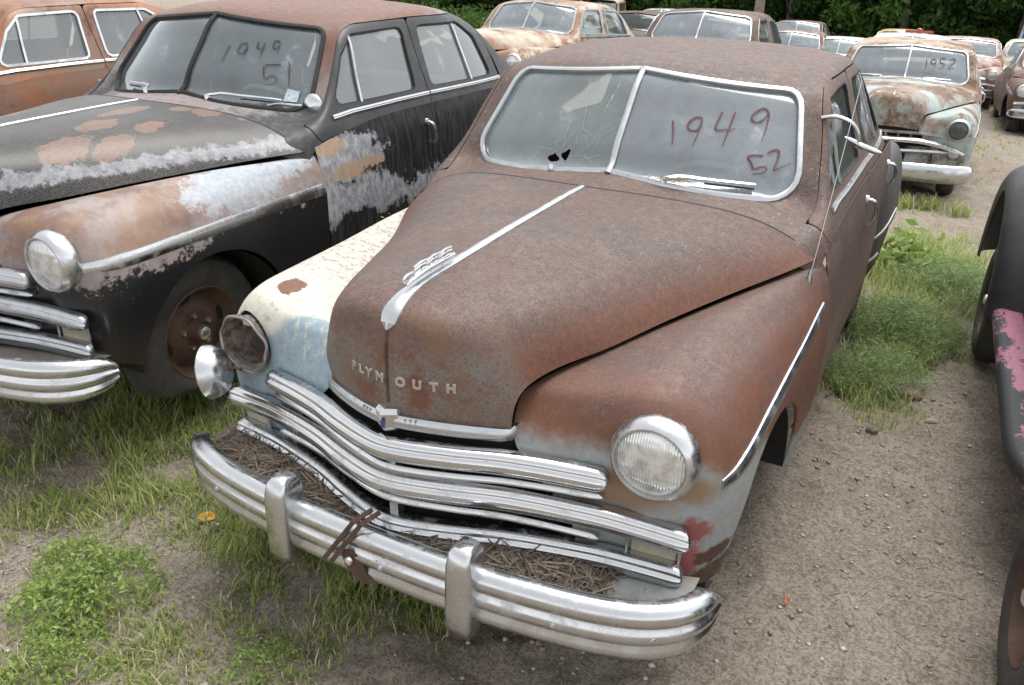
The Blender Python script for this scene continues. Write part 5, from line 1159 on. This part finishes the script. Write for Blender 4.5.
# dry straw and sticks lying about
r_ = np.random.default_rng(77); n = 1500; p = np.column_stack([-2.2+4.0*r_.random(n), -1.0+5.0*r_.random(n)]); a = r_.random(n)*6.28; L = .012+.045*r_.random(n)**2; z = ground_z(p[:, 0], p[:, 1])+.003
d = np.column_stack([np.cos(a), np.sin(a), np.zeros(n)])*L[:, None]; s_ = np.column_stack([-np.sin(a), np.cos(a), np.zeros(n)])*.0016; c = np.column_stack([p, z]); e = np.array([0, 0, .004])
V = np.stack([c-d-s_, c-d+s_, c+d+s_+e, c+d-s_+e], 1).reshape(-1, 3); tag(link('dry_straw', fastmesh('dry_straw', V, np.arange(4*n).reshape(-1, 4), DRY)), 'thin dry straw littering the dirt', 'straw', kind='stuff')
# gravel
n = 6500; p = np.column_stack([-2.2+4.0*r_.random(n), -1.0+5.5*r_.random(n)]); rad = .0022+.011*r_.random(n)**6; z = ground_z(p[:, 0], p[:, 1])+rad*.3
oc = np.array([(1, 0, 0), (0, 1, 0), (-1, 0, 0), (0, -1, 0), (0, 0, .7), (0, 0, -.7)]); jit = 1+.5*(r_.random((n, 6, 1))-.5); V = (np.column_stack([p, z])[:, None, :]+oc[None]*jit*rad[:, None, None]).reshape(-1, 3)
f = np.array([(0, 1, 4), (1, 2, 4), (2, 3, 4), (3, 0, 4), (1, 0, 5), (2, 1, 5), (3, 2, 5), (0, 3, 5)]); F = (np.arange(n)[:, None, None]*6+f[None]).reshape(-1, 3)
PEB = m_grain('pale_pebbles', (.26, .22, .18), (.55, .50, .44)); tag(link('gravel', fastmesh('gravel', V, F, PEB)), 'small pale pebbles scattered over the dirt', 'gravel', kind='stuff')
n = 9000; p = np.column_stack([-2.2+4.2*r_.random(n), -1.0+6.0*r_.random(n)]); kk = vnoise(p[:, 0], p[:, 1], 3.1, 31)*.6+vnoise(p[:, 0], p[:, 1], 9, 41)*.4; p = p[kk > .5]; n = len(p); rad = .003+.012*r_.random(n)**5; z = ground_z(p[:, 0], p[:, 1])+rad*.1
jit = 1+.7*(r_.random((n, 6, 1))-.5); V = (np.column_stack([p, z])[:, None, :]+oc[None]*jit*rad[:, None, None]).reshape(-1, 3); F = (np.arange(n)[:, None, None]*6+f[None]).reshape(-1, 3)
tag(link('loose_soil', fastmesh('loose_soil', V, F, m_grain('crumbled_soil', (.235, .195, .155), (.34, .295, .24)))), 'crumbs of loose soil over the trampled dirt', 'soil', kind='stuff')
STONE = simple('pale_grey_stone', (.33, .30, .27), .9, var=.25, sc=30, bump=.4); CLOD = simple('dirt_clod', (.17, .135, .105), .95, var=.3, sc=25, bump=.6)
def stone(name, x, y, s, m, label, seed):
    r_ = np.random.default_rng(seed); bm = bmesh.new(); bmesh.ops.create_icosphere(bm, subdivisions=3, radius=1)
    k = r_.normal(size=(5, 3)); 
    for v in bm.verts:
        c = np.array(v.co); f = 1+.13*sum(math.sin(2.2*float(q @ c)+i) for i, q in enumerate(k))/1.5; v.co = Vector(c*f*np.array(s))
    me = bpy.data.meshes.new(name); bm.to_mesh(me); bm.free(); me.materials.append(m); o = link(name, me); o.location = (x, y, float(ground_z(x, y))+s[2]*.35); tag(o, label, 'stone', 'stones and clods on the dirt')
stone('stone', 1.37, 2.72, (.03, .022, .016), STONE, 'pale flat stone on the dirt right of the green strip', 1)
stone('dirt_clod', 1.12, 2.42, (.028, .024, .018), CLOD, 'dark dirt clod beside the wheel arch of the nearest sedan', 2)
stone('stone', 1.47, 1.55, (.014, .016, .009), STONE, 'small white stone on the dirt near the right edge', 3)
stone('stone', -.42, -.33, (.014, .011, .009), STONE, 'small white stone at the bottom edge left of the bumper', 4)
stone('dirt_clod', 1.2, 2.95, (.10, .06, .028), CLOD, 'broad low dirt clod at the front of the green strip', 5)
# yellow leaf and red scrap
for nm, x, y, s, c, lb, ct in (('dead_leaf', -1.04, .26, .030, (.55, .27, .03), 'yellow-orange dead leaf lying in the grass left of the bumper', 'leaf'), ('red_scrap', 1.015, .93, .010, (.55, .07, .03), 'tiny red scrap on the dirt right of the bumper', 'scrap')):
    G = np.array([[(u*s, v*s*(.75-.4*abs(u)**2), .006+.35*s*(abs(v)*.8+.25*math.sin(4*u))) for v in np.linspace(-1, 1, 7)] for u in np.linspace(-1, 1, 9)]); V, F = gmesh(G)
    o = mk(nm, V, F, simple(nm+'_skin', c, .6, var=.35, sc=70)); o.location = (x, y, float(ground_z(x, y))+.012); o.rotation_euler = (.25, .1, .6); tag(o, lb, ct)
# twigs piled in the gravel pan of the nearest sedan
def twigs(n, fn, seed, rad=.0016, lmin=.02, lmax=.08):
    r_ = np.random.default_rng(seed); Vs = []; m = 0
    P = np.array([fn(r_) for _ in range(n)]); a = r_.random(n)*6.283; L = lmin+(lmax-lmin)*r_.random(n)**1.6; t = r_.normal(0, .22, n)
    d = np.column_stack([np.cos(a), np.sin(a), t])*L[:, None]; s1 = np.column_stack([-np.sin(a), np.cos(a), np.zeros(n)]); R_ = (rad*(.5+r_.random(n)))[:, None]; mid = r_.normal(0, .12, (n, 3))*L[:, None]
    up = np.array([0, 0, 1.0]); V = []
    for c in (P-d, P+mid, P+d): V += [c+s1*R_, c+up*R_*1.2, c-s1*R_]
    V = np.stack(V, 1).reshape(-1, 3); i = np.arange(n)[:, None]*9; F = np.concatenate([i+np.array(q) for q in ((0, 1, 4, 3), (1, 2, 5, 4), (3, 4, 7, 6), (4, 5, 8, 7))], 0); return V, F
TW = m_leaf('dead_brown_twigs', (.14, .11, .088), (.42, .35, .28)); TWB = simple('leaf_mould', (.07, .052, .04), .95, var=.4, sc=40, bump=.8)
def ppos(r_):
    x = -.80+1.42*r_.random(); t = .08+.80*r_.random(); y = (bow(x)+.0)*(1-t)+(bump_y(x)+.02)*t; k = 1-abs((x+.09)/.72)**4
    return (x, y, .445+.035*max(0, k)*math.sin(math.pi*min(1, t*1.1))+.012*r_.random())
V, F = twigs(5200, ppos, 3, .0019); tag(link('dry_twigs', fastmesh('dry_twigs', V, F, TW)), 'dry brown twigs piled behind the front bumper of the nearest sedan', 'twigs', kind='stuff')
G = np.array([[(x, (bow(x)+.01)*(1-t)+(bump_y(x)+.02)*t, .436+.036*max(0, 1-abs((x+.09)/.72)**4)*math.sin(math.pi*min(1, t*1.1))+.006*math.sin(40*x+30*t)) for x in np.linspace(-.80, .62, 60)] for t in np.linspace(.02, .95, 12)])
tag(mk('leaf_mould', *gmesh(G), TWB), 'dark leaf mould under the twigs behind the front bumper', 'debris', kind='stuff')
def npos(r_): x = .27+.028*r_.normal()*1.3; return (x, 1.575+.012*r_.normal(), 1.192+.012*r_.random())
V, F = twigs(160, npos, 8, .001, .008, .022); tag(link('twig_nest', fastmesh('twig_nest', V, F, TW)), 'small clump of dry debris at the foot of the windscreen wiper', 'twigs', kind='stuff')
